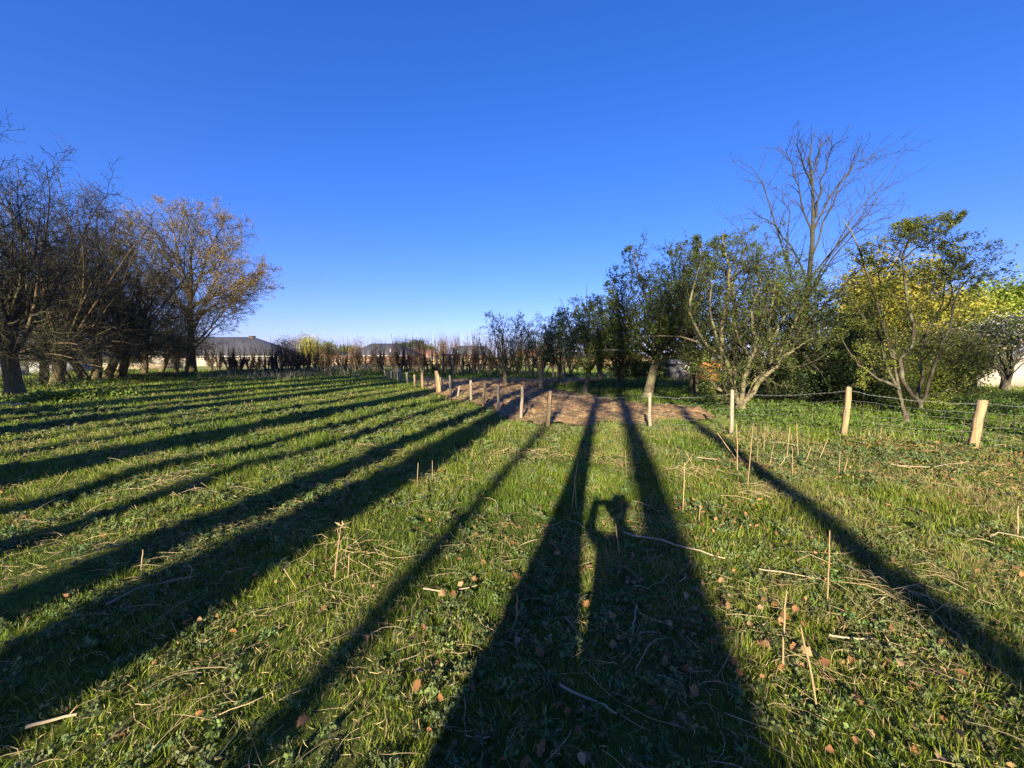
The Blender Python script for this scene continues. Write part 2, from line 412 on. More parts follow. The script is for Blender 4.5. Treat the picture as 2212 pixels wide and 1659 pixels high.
def place_pollard(var, px, py, s, rz, label, width=1.0):
    x, y = G(px, py)
    if var not in pol:
        seed, hgt, lean, tr = {0: (3, 11.4, (.02, 0), .32), 1: (5, 11, (.25, .05), .2), 2: (9, 11, (.5, 0), .27), 3: (14, 10.5, (-.5, .1), .2)}[var]
        r = empty('pollard_tree', (x, y, hz1(x, y)), label, 'tree', GRP_P, rz, s)
        o = pollard(seed, hgt, lean, tr, low=7)
        tree_mesh(o, r, M_bark, twig_points(random.Random(seed), o, 4, .35), dict(size=.045, col=(.07, .09, .025)), trunk_lv=1)
        pol[var] = r; return r
    return dup(pol[var], (x, y, hz1(x, y)), rz, s, label)
place_pollard(0, 33, 852, .95, 0, 'nearest pollard on the left, its very thick dark trunk at the picture edge')
place_pollard(1, 92, 832, 1.06, .1, 'pollard with a slim tan trunk leaning right, just past the thick dark trunk')
place_pollard(2, 119, 833, 1.12, -.2, 'pollard with a broad sunlit orange foot, third along from the left edge')
place_pollard(3, 150, 823, 1.12, .1, 'pollard with a thin trunk in light behind the broad orange-footed one')
place_pollard(3, 188, 821, 1.29, .15, 'pollard whose pale trunk tilts to the left over a heap of nettles')
place_pollard(1, 204, 823, 1.34, .5, 'upright dark pollard right beside the left-tilting pale trunk')
place_pollard(2, 225, 820, 1.06, .4, 'dark leaning pollard before the bright tan wall strip')
place_pollard(2, 257, 818, 1.12, -.05, 'pollard with a tan sunlit trunk leaning strongly to the right')
place_pollard(1, 310, 809, 1.18, .9, 'shaded pollard first right of the strongly leaning sunlit one')
place_pollard(2, 345, 807, .85, .3, 'shaded pollard stooping low, next before the big golden tree')
place_pollard(2, 378, 806, .8, -.3, 'last dark pollard of the row, touching the big golden tree')
# two more stand left of the frame and their boughs reach in
place_pollard(1, -120, 838, 1.05, .3, 'pollard just outside the left picture edge, boughs reaching in')
place_pollard(2, -60, 826, 1.1, .3, 'pollard just outside the left picture edge, boughs reaching in')

# ---- the big golden tree
def big_tree():
    R = random.Random(21); x, y = G(412, 805); out = {}
    r = empty('broad_tree', (x, y, hz1(x, y)), 'tallest tree on the left, rounded crown of golden buds lit by the sun', 'tree')
    tp = make_path(R, (0, 0, -.2), (0.02, 0, 1), 8.5, .46, 8, .03, .02, .35); out[0] = [flare_trunk(*tp)]
    env = ((1.9, 0, 9.4), (9.5, 7.6, 7.9))
    for i, (dx, dy, l) in enumerate([(.05, .05, 14.5), (.34, .1, 14), (-.36, -.05, 13.5), (.18, -.3, 13), (-.15, .3, 13), (.62, -.1, 12), (-.62, .1, 11.5), (.95, .05, 9.5), (.9, -.4, 9), (-.9, -.2, 9), (1.5, .1, 8), (1.7, -.3, 7.5), (-1.3, .3, 7), (1.4, .9, 8), (-1.5, -.8, 8), (.3, 1.3, 9), (-.2, -1.4, 9), (2.2, .2, 7), (-2, .1, 6.5), (1.1, -1.2, 8), (-.9, 1.2, 8)]):
        p, dd, rr = lerp_path(tp[0], tp[1], R.uniform(.75, 1) if i < 5 else R.uniform(.27, .85))
        b = make_path(R, p, norm((dx, dy, 1)), l * (.86 if i < 5 else 1.05), .15 if i < 5 else .1, 10, .05, .03 if i < 5 else .005, .12)
        f = l * (.86 if i < 5 else 1.05)
        while outside(b[0][-1], env) and f > 2: f *= .9; b = make_path(R, p, norm((dx, dy, 1)), f, b[1][0], 10, .05, .005, .12)
        out.setdefault(1, []).append(b)
        S = [None, dict(n=15, t0=.18, ang=(25, 60), ratio=.5, rr=.5, rmin=.02, seg=6, wig=.12, trop=.03, fall=.5),
             dict(n=8, t0=.15, ang=(25, 65), ratio=.42, rr=.55, rmin=.02, seg=4, wig=.17, trop=.02),
             dict(n=5, t0=.2, ang=(30, 70), ratio=.45, rr=.6, rmin=.014, seg=3, wig=.2, trop=.03)]
        sprout(R, b, l, 1, S, out, env)
    P = twig_points(R, out, 4, 8, .2, .12)
    P = P[NR.random(len(P)) < np.clip((P[:, 2] - 1.5) / 9, .12, 1)]
    tree_mesh(out, r, M_bark, P, dict(size=.085, col=(.30, .22, .085), jit=.35, up=-.2))
big_tree()

# ---- orchard trees on the right
def orchard(seed, hgt, rad, tr, th, lean=(0, 0), leafn=3.0, dens=1.0, size=.06, col=(.09, .135, .026), flat=1.0, nb=9, off=(0, 0)):
    R = random.Random(seed); out = {}
    tp = make_path(R, (0, 0, -.12), norm((lean[0], lean[1], 1)), th + .12, tr, 5, .05, .01, .8); out[0] = [flare_trunk(*tp)]
    top = tp[0][-1]; cz = (hgt + th * .75) / 2
    env = ((top[0] + off[0], top[1] + off[1], cz), (rad * 1.1, rad * 1.05, (hgt - th * .75) / 2 * 1.06))
    for i in range(nb):
        az = i * 2.4 + R.uniform(-.4, .4); a = math.radians(R.uniform(8, 68) if i else 5)
        d = norm((math.cos(az) * math.sin(a) + off[0] * .2, math.sin(az) * math.sin(a) + off[1] * .2, math.cos(a)))
        p, dd, r = lerp_path(tp[0], tp[1], R.uniform(.8, 1)); l = (hgt - th) * R.uniform(1.0, 1.3)
        b = make_path(R, p, d, l, tr * R.uniform(.3, .45), 8, .13, .02, .12)
        for k in range(1, 9):
            if outside(b[0][k], env) and k > 2:
                f = k / 8; b = make_path(R, p, d, l * f, b[1][0], 8, .13, .02, .12); break
        out.setdefault(1, []).append(b)
        S = [None, dict(n=int(13 * dens), t0=.15, ang=(30, 80), ratio=.5, rr=.5, rmin=.012, seg=5, wig=.2, trop=.04, fall=.4),
             dict(n=int(8 * dens), t0=.1, ang=(30, 80), ratio=.45, rr=.6, rmin=.007, seg=4, wig=.24, trop=.06),
             dict(n=4, t0=.15, ang=(30, 75), ratio=.5, rr=.65, rmin=.005, seg=3, wig=.25, trop=.08)]
        sprout(R, b, l, 1, S, out, env)
    P = twig_points(R, out, 4, leafn, .1, .03)
    return out, P, dict(size=size, col=col)
def place_orchard(px, py, top, half, label, name='fruit_tree', bark=M_barkd, th=None, tr=.11, group='small trees of the orchard behind the wire fence', **k):
    x, y = G(px, py); hgt = at(px, top, y)[2]; rad = half / F * y
    r = empty(name, (x, y, hz1(x, y)), label, 'tree', group)
    o, P, lf = orchard(int(px), hgt, rad, tr, th if th else hgt * .28, **k)
    tree_mesh(o, r, bark, P, lf); return r
place_orchard(1092, 833, 668, 62, 'bushy low orchard tree, leftmost of those past the fence, branching near the ground', th=.9, leafn=1.6, size=.075, dens=.9, tr=.13)
place_orchard(1168, 840, 678, 52, 'orchard tree with pale straight trunk in front of the hedge, second from the left', th=1.25, leafn=1.8, size=.07, dens=.9, tr=.12, bark=M_barkl)
place_orchard(1209, 832, 668, 44, 'dark thin orchard tree just behind and right of the pale-trunked one', th=1.3, leafn=2, size=.08, tr=.12)
place_orchard(1263, 850, 642, 68, 'orchard tree with a fan of boughs above a short bare trunk beside the soil patch', th=1.15, leafn=3, size=.07, tr=.13, nb=11)
place_orchard(1297, 823, 645, 60, 'dark orchard tree standing behind the fan-boughed one', th=1.6, leafn=2.2, size=.09, tr=.2)
place_orchard(1335, 845, 690, 60, 'low dark orchard tree with several thin stems left of the thick leaning trunk', th=.7, leafn=2.4, size=.08, tr=.09)
place_orchard(1394, 863, 512, 118, 'orchard tree with a thick sunlit trunk leaning right and a wide dense crown', th=1.8, lean=(.38, 0), leafn=4.2, size=.075, tr=.18, bark=M_barkl, nb=17, off=(.25, 0), col=(.09, .135, .024))
place_orchard(1500, 850, 525, 95, 'dense dark orchard tree between the leaning trunk and the forked lichened tree', th=1.6, leafn=3, size=.085, tr=.2, nb=13)
place_orchard(1660, 868, 560, 95, 'dense dark tree behind the forked lichened tree, beside the tall bare one', th=1.2, leafn=3.2, size=.08, tr=.16, nb=13)
place_orchard(1790, 868, 640, 75, 'dark leafy small tree low behind the fence, left of the many-stemmed tree', th=.8, leafn=5, size=.08, tr=.13, nb=11)

# ---- two old many-stemmed trees by the fence: limbs drawn from life
def limbs_tree(px, py, name, label, limbs, bark, S, seed, leaf, leafn, env=None, group=None):
    R = random.Random(seed); x, y = G(px, py); z0 = hz1(x, y)
    r = empty(name, (x, y, z0), label, 'tree', group); out = {}
    for pix, r0, r1, d0, d1 in limbs:
        n = len(pix); pts = []
        for i, (a, b) in enumerate(pix):
            q = at(a, b, y + d0 + (d1 - d0) * i / (n - 1)); pts.append((q[0] - x, q[1] - y, q[2] - z0))
        # resample smoothly
        k = 10; pp = []; rr = []
        for i in range(k + 1):
            p, d, _ = lerp_path(pts, [1] * n, i / k); w = .03 if 0 < i < k else 0
            pp.append((p[0] + R.gauss(0, w), p[1] + R.gauss(0, w * .7), p[2] + R.gauss(0, w * .5))); rr.append(r0 + (r1 - r0) * i / k)
        out.setdefault(1, []).append((pp, rr))
        L = sum(math.dist(pp[i], pp[i + 1]) for i in range(k))
        sprout(R, (pp, rr), L, 1, S, out, env)
    out[0] = [([(0, 0, -.15), (0, 0, .05), (.0, 0, .3)], [limbs[0][1] * 2.2, limbs[0][1] * 1.7, limbs[0][1] * 1.3])]
    P = twig_points(R, out, 4, leafn, .1, .03)
    tree_mesh(out, r, bark, P, leaf)
    return r
def z4(l): return [(1216.8 + .3 * a, 442.5 + .3 * b) for a, b in l]
def z5(l): return [(1604 + .45 * a, 249 + .45 * b) for a, b in l]
T7 = [(z4([(1275, 1490), (1265, 1430), (1240, 1385), (1190, 1358), (1100, 1330), (1070, 1280), (1000, 1210), (955, 1180)]), .1, .025, 0, -.5),
      (z4([(1270, 1460), (1250, 1390), (1240, 1250), (1190, 1170), (1150, 1090), (1050, 1030), (900, 950), (750, 945), (530, 950)]), .095, .015, 0, .9),
      (z4([(1280, 1460), (1290, 1400), (1310, 1250), (1345, 1110), (1270, 1000), (1240, 900)]), .085, .025, 0, -.9),
      (z4([(1345, 1110), (1400, 1000), (1350, 870), (1360, 760), (1390, 640), (1400, 500), (1390, 380)]), .065, .015, -.5, -.2),
      (z4([(1285, 1460), (1300, 1400), (1380, 1270), (1500, 1150), (1490, 1000), (1480, 820), (1520, 640), (1530, 450)]), .085, .016, 0, .4),
      (z4([(1500, 1155), (1600, 1000), (1690, 800), (1720, 750), (1800, 600)]), .06, .015, .2, -.3),
      (z4([(1300, 1420), (1400, 1290), (1520, 1160), (1650, 1050), (1740, 1000), (1800, 960)]), .09, .02, 0, -1.0),
      (z4([(1150, 1090), (1135, 900), (1180, 620), (1200, 450), (1150, 300), (1150, 190)]), .08, .012, .3, .6),
      (z4([(1240, 1250), (1230, 950), (1215, 560), (1260, 420), (1330, 280)]), .08, .015, .1, 1.2),
      (z4([(1050, 1030), (960, 900), (910, 780), (930, 600), (980, 420), (1000, 280)]), .055, .012, .4, .2),
      (z4([(1490, 1000), (1560, 850), (1650, 700), (1720, 560)]), .05, .012, .2, .9),
      (z4([(1190, 1170), (1100, 950), (1050, 760), (1060, 600), (1080, 400)]), .06, .012, .1, .8)]
S_old = [None, dict(n=15, t0=.25, ang=(30, 80), len=1.9, rr=.45, rmax=.035, rmin=.01, seg=5, wig=.25, trop=.07, fall=.35),
         dict(n=8, t0=.1, ang=(30, 80), ratio=.42, rr=.6, rmin=.006, seg=4, wig=.25, trop=.06),
         dict(n=4, t0=.1, ang=(30, 80), ratio=.5, rr=.7, rmin=.0045, seg=3, wig=.25, trop=.06)]
limbs_tree(1599, 889, 'old_fruit_tree', 'old forked fruit tree, pale lichened limbs above a sunlit stump behind a fence post', T7, M_barkl, S_old, 77, dict(size=.055, col=(.10, .14, .024)), 4, env=((.5, 0, 2.7), (2.6, 2.3, 2.95)))
T9 = [(z5([(785, 1480), (770, 1400), (745, 1300), (690, 1060), (600, 800), (545, 600), (480, 500)]), .06, .014, 0, .4),
      (z5([(850, 1400), (835, 1360), (800, 1330), (745, 1190), (810, 1100), (815, 1000), (790, 850), (765, 690), (800, 600)]), .075, .025, .2, -.3),
      (z5([(855, 1400), (860, 1370), (900, 1250), (960, 1100), (1010, 950), (1040, 820), (1120, 760)]), .06, .015, .2, -.5),
      (z5([(750, 1310), (640, 1260), (540, 1180), (480, 1080)]), .05, .015, 0, -.6),
      (z5([(765, 1380), (700, 1200), (640, 1050), (560, 930), (480, 830)]), .05, .012, 0, .9),
      (z5([(840, 1370), (860, 1260), (850, 1150), (900, 1000), (960, 900), (980, 760)]), .055, .012, .2, .8),
      (z5([(745, 1190), (720, 1130), (680, 1000), (660, 860), (640, 700)]), .05, .012, .1, .7),
      (z5([(765, 690), (830, 640), (930, 600), (1010, 520)]), .03, .008, -.3, -.5),
      (z5([(765, 690), (740, 620), (830, 520)]), .03, .008, -.3, -.2),
      (z5([(1010, 950), (1000, 800), (1020, 720)]), .02, .007, -.2, -.2),
      (z5([(860, 1370), (960, 1330), (1060, 1280), (1080, 1180)]), .03, .01, .2, -.3)]
S_sp = [None, dict(n=14, t0=.3, ang=(25, 70), len=1.05, rr=.45, rmax=.025, rmin=.009, seg=5, wig=.2, trop=.08, fall=.3),
        dict(n=7, t0=.1, ang=(30, 80), ratio=.42, rr=.6, rmin=.0055, seg=4, wig=.25, trop=.06),
        dict(n=4, t0=.1, ang=(30, 80), ratio=.5, rr=.7, rmin=.004, seg=3, wig=.25, trop=.06)]
limbs_tree(1955, 915, 'old_fruit_tree', 'old fruit tree with several dark crooked stems from one foot, near the rightmost posts', [(a, b * .8, c * .8, d, e) for a, b, c, d, e in T9], M_barkd, S_sp, 79, dict(size=.045, col=(.17, .2, .03)), 5.5, env=((.25, 0, 2.3), (2.1, 2, 2.75)))

# ---- tall bare tree
def bare_tree():
    R = random.Random(5); Y = 17.0; x, y, _ = at(1728, 800, Y); z0 = 0
    r = empty('bare_tree', (x, y, 0), 'tall leafless tree standing highest on the right, fine twigs against the sky', 'tree'); out = {}
    px = [(1722, 868), (1726, 800), (1738, 690), (1748, 600), (1755, 520), (1757, 450), (1755, 390), (1748, 340), (1757, 290)]
    pts = [tuple(a - b for a, b in zip(at(p[0], p[1], Y), (x, y, 0))) for p in px]; pts[0] = (pts[0][0], pts[0][1], -.2)
    rad = [.17, .14, .12, .10, .08, .06, .045, .028, .01]
    out[0] = [(pts, rad)]
    limbs = [[(1740, 680), (1715, 600), (1690, 520), (1662, 440), (1640, 390), (1622, 360)], [(1745, 620), (1715, 540), (1670, 480), (1620, 460)],
             [(1742, 650), (1775, 580), (1820, 500), (1870, 440), (1930, 370)], [(1744, 640), (1790, 570), (1850, 500), (1925, 460)],
             [(1752, 560), (1780, 480), (1820, 400), (1850, 350), (1890, 340)], [(1755, 520), (1735, 440), (1712, 370), (1700, 320)],
             [(1756, 470), (1775, 400), (1795, 330), (1800, 310)], [(1756, 500), (1790, 430), (1835, 370), (1850, 330)],
             [(1742, 660), (1700, 590), (1700, 480), (1695, 400)], [(1748, 600), (1800, 540), (1860, 480), (1900, 420)],
             [(1755, 400), (1735, 350), (1722, 300)], [(1754, 380), (1768, 330), (1775, 300)], [(1740, 700), (1800, 640), (1870, 570), (1940, 500)], [(1739, 690), (1690, 640), (1640, 600), (1590, 490)]]
    for l in limbs:
        d1 = R.uniform(-1.6, 1.6); n = len(l)
        pp = [tuple(a - b for a, b in zip(at(q[0], q[1], Y + d1 * i / (n - 1)), (x, y, 0))) for i, q in enumerate(l)]
        k = 8; P2 = []; r2 = []
        for i in range(k + 1):
            p, d, _ = lerp_path(pp, [1] * n, i / k); P2.append((p[0] + R.gauss(0, .04), p[1] + R.gauss(0, .04), p[2] + R.gauss(0, .03))); r2.append(.042 * (1 - .78 * i / k))
        out.setdefault(1, []).append((P2, r2)); L = sum(math.dist(P2[i], P2[i + 1]) for i in range(k))
        S = [None, dict(n=14, t0=.15, ang=(20, 50), ratio=.33, rr=.5, rmin=.011, seg=5, wig=.12, trop=.05, fall=.3),
             dict(n=5, t0=.15, ang=(25, 60), ratio=.42, rr=.6, rmin=.008, seg=3, wig=.15, trop=.05)]
        sprout(R, (P2, r2), L, 1, S, out)
    S0 = [dict(n=14, t0=.55, ang=(25, 50), len=1.1, rr=.35, rmin=.015, seg=5, wig=.1, trop=.05, fall=.3), ]
    sprout(R, (pts, rad), 8, 0, S0, out)
    tree_mesh(out, r, M_twig, trunk_lv=1)
bare_tree()

# ---- leafy background trees: limbs plus leaf clumps through the crown's volume
def leafy(name, label, px, py_top, py_base, Y, half, col, n=6000, size=.2, group=None, bloom=None, up=0, trunk=.2, clumps=60, low=.25, drop=0, cat='tree', base_z=None, jit=.35, half_y=None):
    R = random.Random(int(px * 3 + Y)); x, _, ztop = at(px, py_top, Y); zb = 0 if base_z is None else base_z
    r = empty(name, (x, Y, zb), label, cat, group); out = {}
    hgt = ztop - zb; rad = half / F * Y; ry = half_y or rad
    tp = make_path(R, (0, 0, -.2), (0, 0, 1), hgt * .45, trunk, 5, .05, .02, .6); out[0] = [flare_trunk(*tp)]
    cz = hgt * (1 + low) / 2; rz = hgt * (1 - low) / 2
    rs = np.random.default_rng(int(px + Y)); C = []
    while len(C) < clumps:
        p = rs.uniform(-1, 1, 3); q = np.linalg.norm(p)
        if q < 1 and q > .35: C.append(p * (rs.uniform(.85, 1.12)))
    for c in C[::2]:
        e = (c[0] * rad * .8, c[1] * ry * .8, cz + c[2] * rz * .8)
        p, d, rr = lerp_path(tp[0], tp[1], R.uniform(.3, 1))
        L = math.dist(p, e)
        out.setdefault(1, []).append(make_path(R, p, norm((e[0] - p[0], e[1] - p[1], e[2] - p[2])), L, trunk * .3, 5, .08, 0, .2))
    P = []; K = []
    for c in C:
        k = int(n / clumps * rs.uniform(.5, 1.5)); s = rs.uniform(.16, .32)
        q = rs.normal(size=(k, 3)) * s * np.array([rad, ry, rz * (1.0 if not drop else 1.6)]) * .8
        P.append(q + np.array([c[0] * rad * .85, c[1] * ry * .85, cz + c[2] * rz * .85])); K.append(np.repeat(np.array([col]) * rs.uniform(.75, 1.3), k, 0))
    P = np.concatenate(P); K = np.concatenate(K); m = P[:, 2] > .15; P = P[m]; K = K[m]
    g = Geo(); g.tubes(out[0], 8); g.tubes(out.get(1, []), 4); g.build('trunk', M_barkd, r, smooth=True)
    c = Geo(); c.leaves(P, size, K, jit, up=up if not drop else -2.0, asp=.6 if not drop else .3)
    if bloom is not None:
        m = NR.random(len(P)) < bloom[1]; c.leaves(P[m] + NR.normal(size=(m.sum(), 3)) * .05, size * .8, bloom[0], .15, asp=.9)
    c.build('crown', M_leaf, r); return r
leafy('leafy_tree', 'rounded golden-green tree lit by the sun behind the crooked dark stems', 1925, 548, 860, 25, 92, (.30, .27, .04), 20000, .2, clumps=110, low=.12)
leafy('leafy_tree', 'bright fresh-green tree farthest right, above the white blossom', 2170, 605, 840, 36, 120, (.2, .26, .035), 18000, .26, clumps=60, low=.3)
leafy('leafy_tree', 'yellow-green tree between the golden-green one and the bright green one', 2060, 628, 840, 32, 75, (.26, .26, .04), 14000, .2, clumps=60, low=.15)
leafy('blossom_tree', 'tree with white blossom over the white wall at the right edge', 2185, 672, 838, 19.0, 75, (.085, .11, .03), 5000, .1, clumps=50, low=.5, bloom=((.75, .7, .62), .35), trunk=.16)
leafy('blossom_bush', 'loose bush with pinkish blossom behind the many-stemmed tree', 2050, 690, 850, 17.0, 85, (.17, .18, .04), 11000, .09, clumps=60, low=.1, bloom=((.5, .42, .36), .14), cat='bush', trunk=.1)
leafy('leafy_bush', 'olive bush filling the gap left of the crooked dark stems', 1850, 690, 860, 18, 85, (.12, .14, .03), 9000, .09, clumps=60, low=.05, cat='bush', trunk=.1)
leafy('evergreen_bush', 'dark evergreen bush under the tall bare tree, behind the wire fence', 1715, 765, 872, 13.8, 62, (.035, .055, .018), 6000, .08, clumps=50, low=-.1, cat='bush', trunk=.07)
leafy('evergreen_bush', 'dark evergreen bush just left of the many-stemmed tree, behind the wire fence', 1835, 775, 885, 12.8, 66, (.04, .06, .018), 6000, .075, clumps=50, low=-.1, cat='bush', trunk=.07)
leafy('evergreen_bush', 'black-green bush right of the many-stemmed tree, in front of the white wall end', 2060, 770, 850, 16.5, 45, (.03, .045, .016), 4000, .09, clumps=40, low=-.05, cat='bush', trunk=.07)
leafy('evergreen_bush', 'deep green thicket behind the grey shed, between the orchard trunks', 1450, 760, 825, 30, 60, (.04, .06, .02), 5000, .15, clumps=50, low=-.1, cat='bush', trunk=.1)
leafy('evergreen_bush', 'deep green thicket right of the orange shed', 1625, 760, 830, 24, 55, (.04, .06, .02), 5000, .13, clumps=50, low=-.1, cat='bush', trunk=.1)
leafy('evergreen_bush', 'wide dark thicket closing the orchard between its two thickest trunks', 1365, 772, 825, 31, 50, (.04, .06, .02), 4500, .15, clumps=50, low=-.1, cat='bush', trunk=.1)
leafy('leafy_bush', 'small bush with yellow-green leaves at the foot of the many-stemmed tree', 1985, 745, 905, 11.4, 78, (.22, .25, .03), 6500, .05, clumps=30, low=-.1, cat='bush', trunk=.03)
for px, py, hp, lab in ((2105, 838, 775, 'small black-stemmed tree in front of the left end of the white wall'), (2165, 842, 770, 'thick black-stemmed tree in front of the white wall at the right edge')):
    place_orchard(px, py, hp - 45, 60, lab, th=.8 if px < 2150 else 1.1, tr=.12, leafn=.8, dens=.8, group='black-stemmed trees before the white wall')

# trees behind the hedge, far off
leafy('willow_tree', 'bright yellow-green willow with hanging twigs behind the hedge', 668, 726, 800, 78, 28, (.36, .34, .05), 5000, .28, drop=1, clumps=50, low=.05, trunk=.3)
leafy('leafy_tree', 'fresh green tree touching the right side of the willow', 706, 738, 800, 84, 22, (.17, .2, .05), 3000, .3, clumps=40, low=.1, trunk=.3)
leafy('leafy_tree', 'grey-green round tree behind the hedge, right of the willow', 745, 741, 795, 110, 16, (.13, .16, .06), 2500, .35, clumps=40, low=.1, trunk=.3)
leafy('bare_crown_tree', 'brownish dome-crowned tree far behind the willow', 655, 721, 795, 130, 38, (.17, .135, .1), 3500, .3, clumps=60, low=.1, trunk=.4)
leafy('shrub_tree', 'pinkish twiggy shrub with a few evergreen leaves left of the willow', 614, 728, 803, 52, 22, (.17, .13, .09), 2600, .16, clumps=40, low=.1, trunk=.1)
leafy('leafy_tree', 'orange-brown budding tree behind the slate bungalow, its left side', 770, 744, 795, 105, 18, (.26, .19, .07), 2500, .3, clumps=40, low=.1, trunk=.3)
leafy('cedar_tree', 'dark flat-topped cedar behind the slate bungalow, widest of the cedars', 892, 735, 795, 125, 42, (.06, .075, .035), 4000, .45, clumps=26, low=.25, trunk=.5, jit=.2)
leafy('cedar_tree', 'dark flat-topped cedar peeping over the slate bungalow roof', 858, 738, 795, 130, 14, (.06, .075, .035), 1500, .4, clumps=12, low=.3, trunk=.4)
leafy('conifer_tree', 'small dark tiered conifer far off, between the willow and the bungalow', 737, 741, 795, 115, 7, (.035, .055, .035), 1400, .3, clumps=18, low=.05, trunk=.3)
leafy('leafy_tree', 'olive tree right of the widest cedar', 925, 742, 795, 118, 16, (.15, .15, .05), 2200, .35, clumps=36, low=.1, trunk=.3)
leafy('bare_crown_tree', 'pale fuzzy tree behind the hedge, left of the right-hand slate house', 955, 733, 795, 75, 17, (.25, .2, .15), 2600, .16, clumps=50, low=.05, trunk=.2)
for px, top, hf, lab in ((1170, 742, 55, 'distant brown wood edge seen between the first orchard trunks'), (520, 752, 40, 'distant dull tree behind the cottage'), (1330, 752, 60, 'distant dull tree seen through the orchard'), (300, 748, 90, 'distant grey tree behind the pollard row'), (120, 745, 80, 'distant grey tree behind the first pollards')):
    leafy('bare_crown_tree', lab, px, top, 795, 140, hf, (.13, .115, .08), 2500, .5, clumps=50, low=.0, trunk=.4)

# ------------------------------------------------------------------ pollarded hedge across the far side
def hedge_shrub(seed, dense):
    R = random.Random(seed); out = {}; shoots = []
    for i in range(R.randint(4, 7)):
        p = (R.uniform(-.45, .45), R.uniform(-.2, .2), -.1)
        b = make_path(R, p, norm((R.gauss(0, .22), R.gauss(0, .15), 1)), R.uniform(1.5, 1.95), R.uniform(.05, .11), 7, .16, .1, .75)
        out.setdefault(0, []).append(b)
        S = [dict(n=int(12 * dense), t0=.45, ang=(30, 95), len=.5, rr=.5, rmin=.016, seg=4, wig=.35, trop=.1, fall=.2),
             dict(n=5, t0=.1, ang=(30, 90), ratio=.6, rr=.7, rmin=.013, seg=3, wig=.35, trop=.1)]
        sprout(R, b, 1.6, 0, S, out)
        for k in range(R.randint(8, 13)):
            q, d, r = lerp_path(b[0], b[1], R.uniform(.75, 1))
            shoots.append(make_path(R, q, norm((R.gauss(0, .16), R.gauss(0, .12), 1)), R.uniform(.6, 2.7), .016, 6, .035, .03, .4))
    return out, shoots
hv = []
GH = 'pollarded hedge shrubs across the far side of the field'
LABH = 'bare pollarded hedge shrub with gnarled stems and upright thin shoots'
line = [(452, 801), (560, 802), (700, 803), (850, 804), (960, 806), (1060, 809), (1130, 812), (1240, 815)]
pts = [G(*p) for p in line]
acc = 0; k = 0
for i in range(len(pts) - 1):
    a, b = pts[i], pts[i + 1]; L = math.dist(a, b); nn = max(1, int(L / .78))
    for j in range(nn):
        t = (j + .5 * R.random()) / nn; x = a[0] + (b[0] - a[0]) * t; y = a[1] + (b[1] - a[1]) * t + R.uniform(-.25, .25)
        s = R.uniform(.85, 1.12) * (.9 if x < -25 else 1); rz = R.choice([0, math.pi]) + R.uniform(-.4, .4)
        if k < 9:
            r = empty('hedge_shrub', (x, y, hz1(x, y)), LABH, 'hedge shrub', GH, rz, s)
            o, sh = hedge_shrub(100 + k, 1.0 if k % 3 else 1.6)
            for st in o[0]: g = Geo(); g.tubes([st], 6); g.build('stem', M_barkd, r, smooth=True)
            g = Geo(); [g.tubes(o[l], 3) for l in o if l > 0]
            g.leaves(twig_points(random.Random(k), o, 2, .8, .1, .04), .06, (.075, .065, .03), .3, mat=1); g.build('twig_mass', [M_hedge, M_leaf], r)
            g = Geo(); g.tubes(sh, 3); g.build('shoot_tuft', M_hedge, r); hv.append(r)
        else: dup(hv[R.randrange(9)], (x, y, hz1(x, y)), rz, s)
        k += 1
leafy('evergreen_shrub', 'low dark evergreen shrub growing at the foot of the hedge near the timber frame', 940, 783, 813, 36, 13, (.03, .05, .018), 1600, .09, clumps=24, low=-.15, cat='bush', trunk=.05)

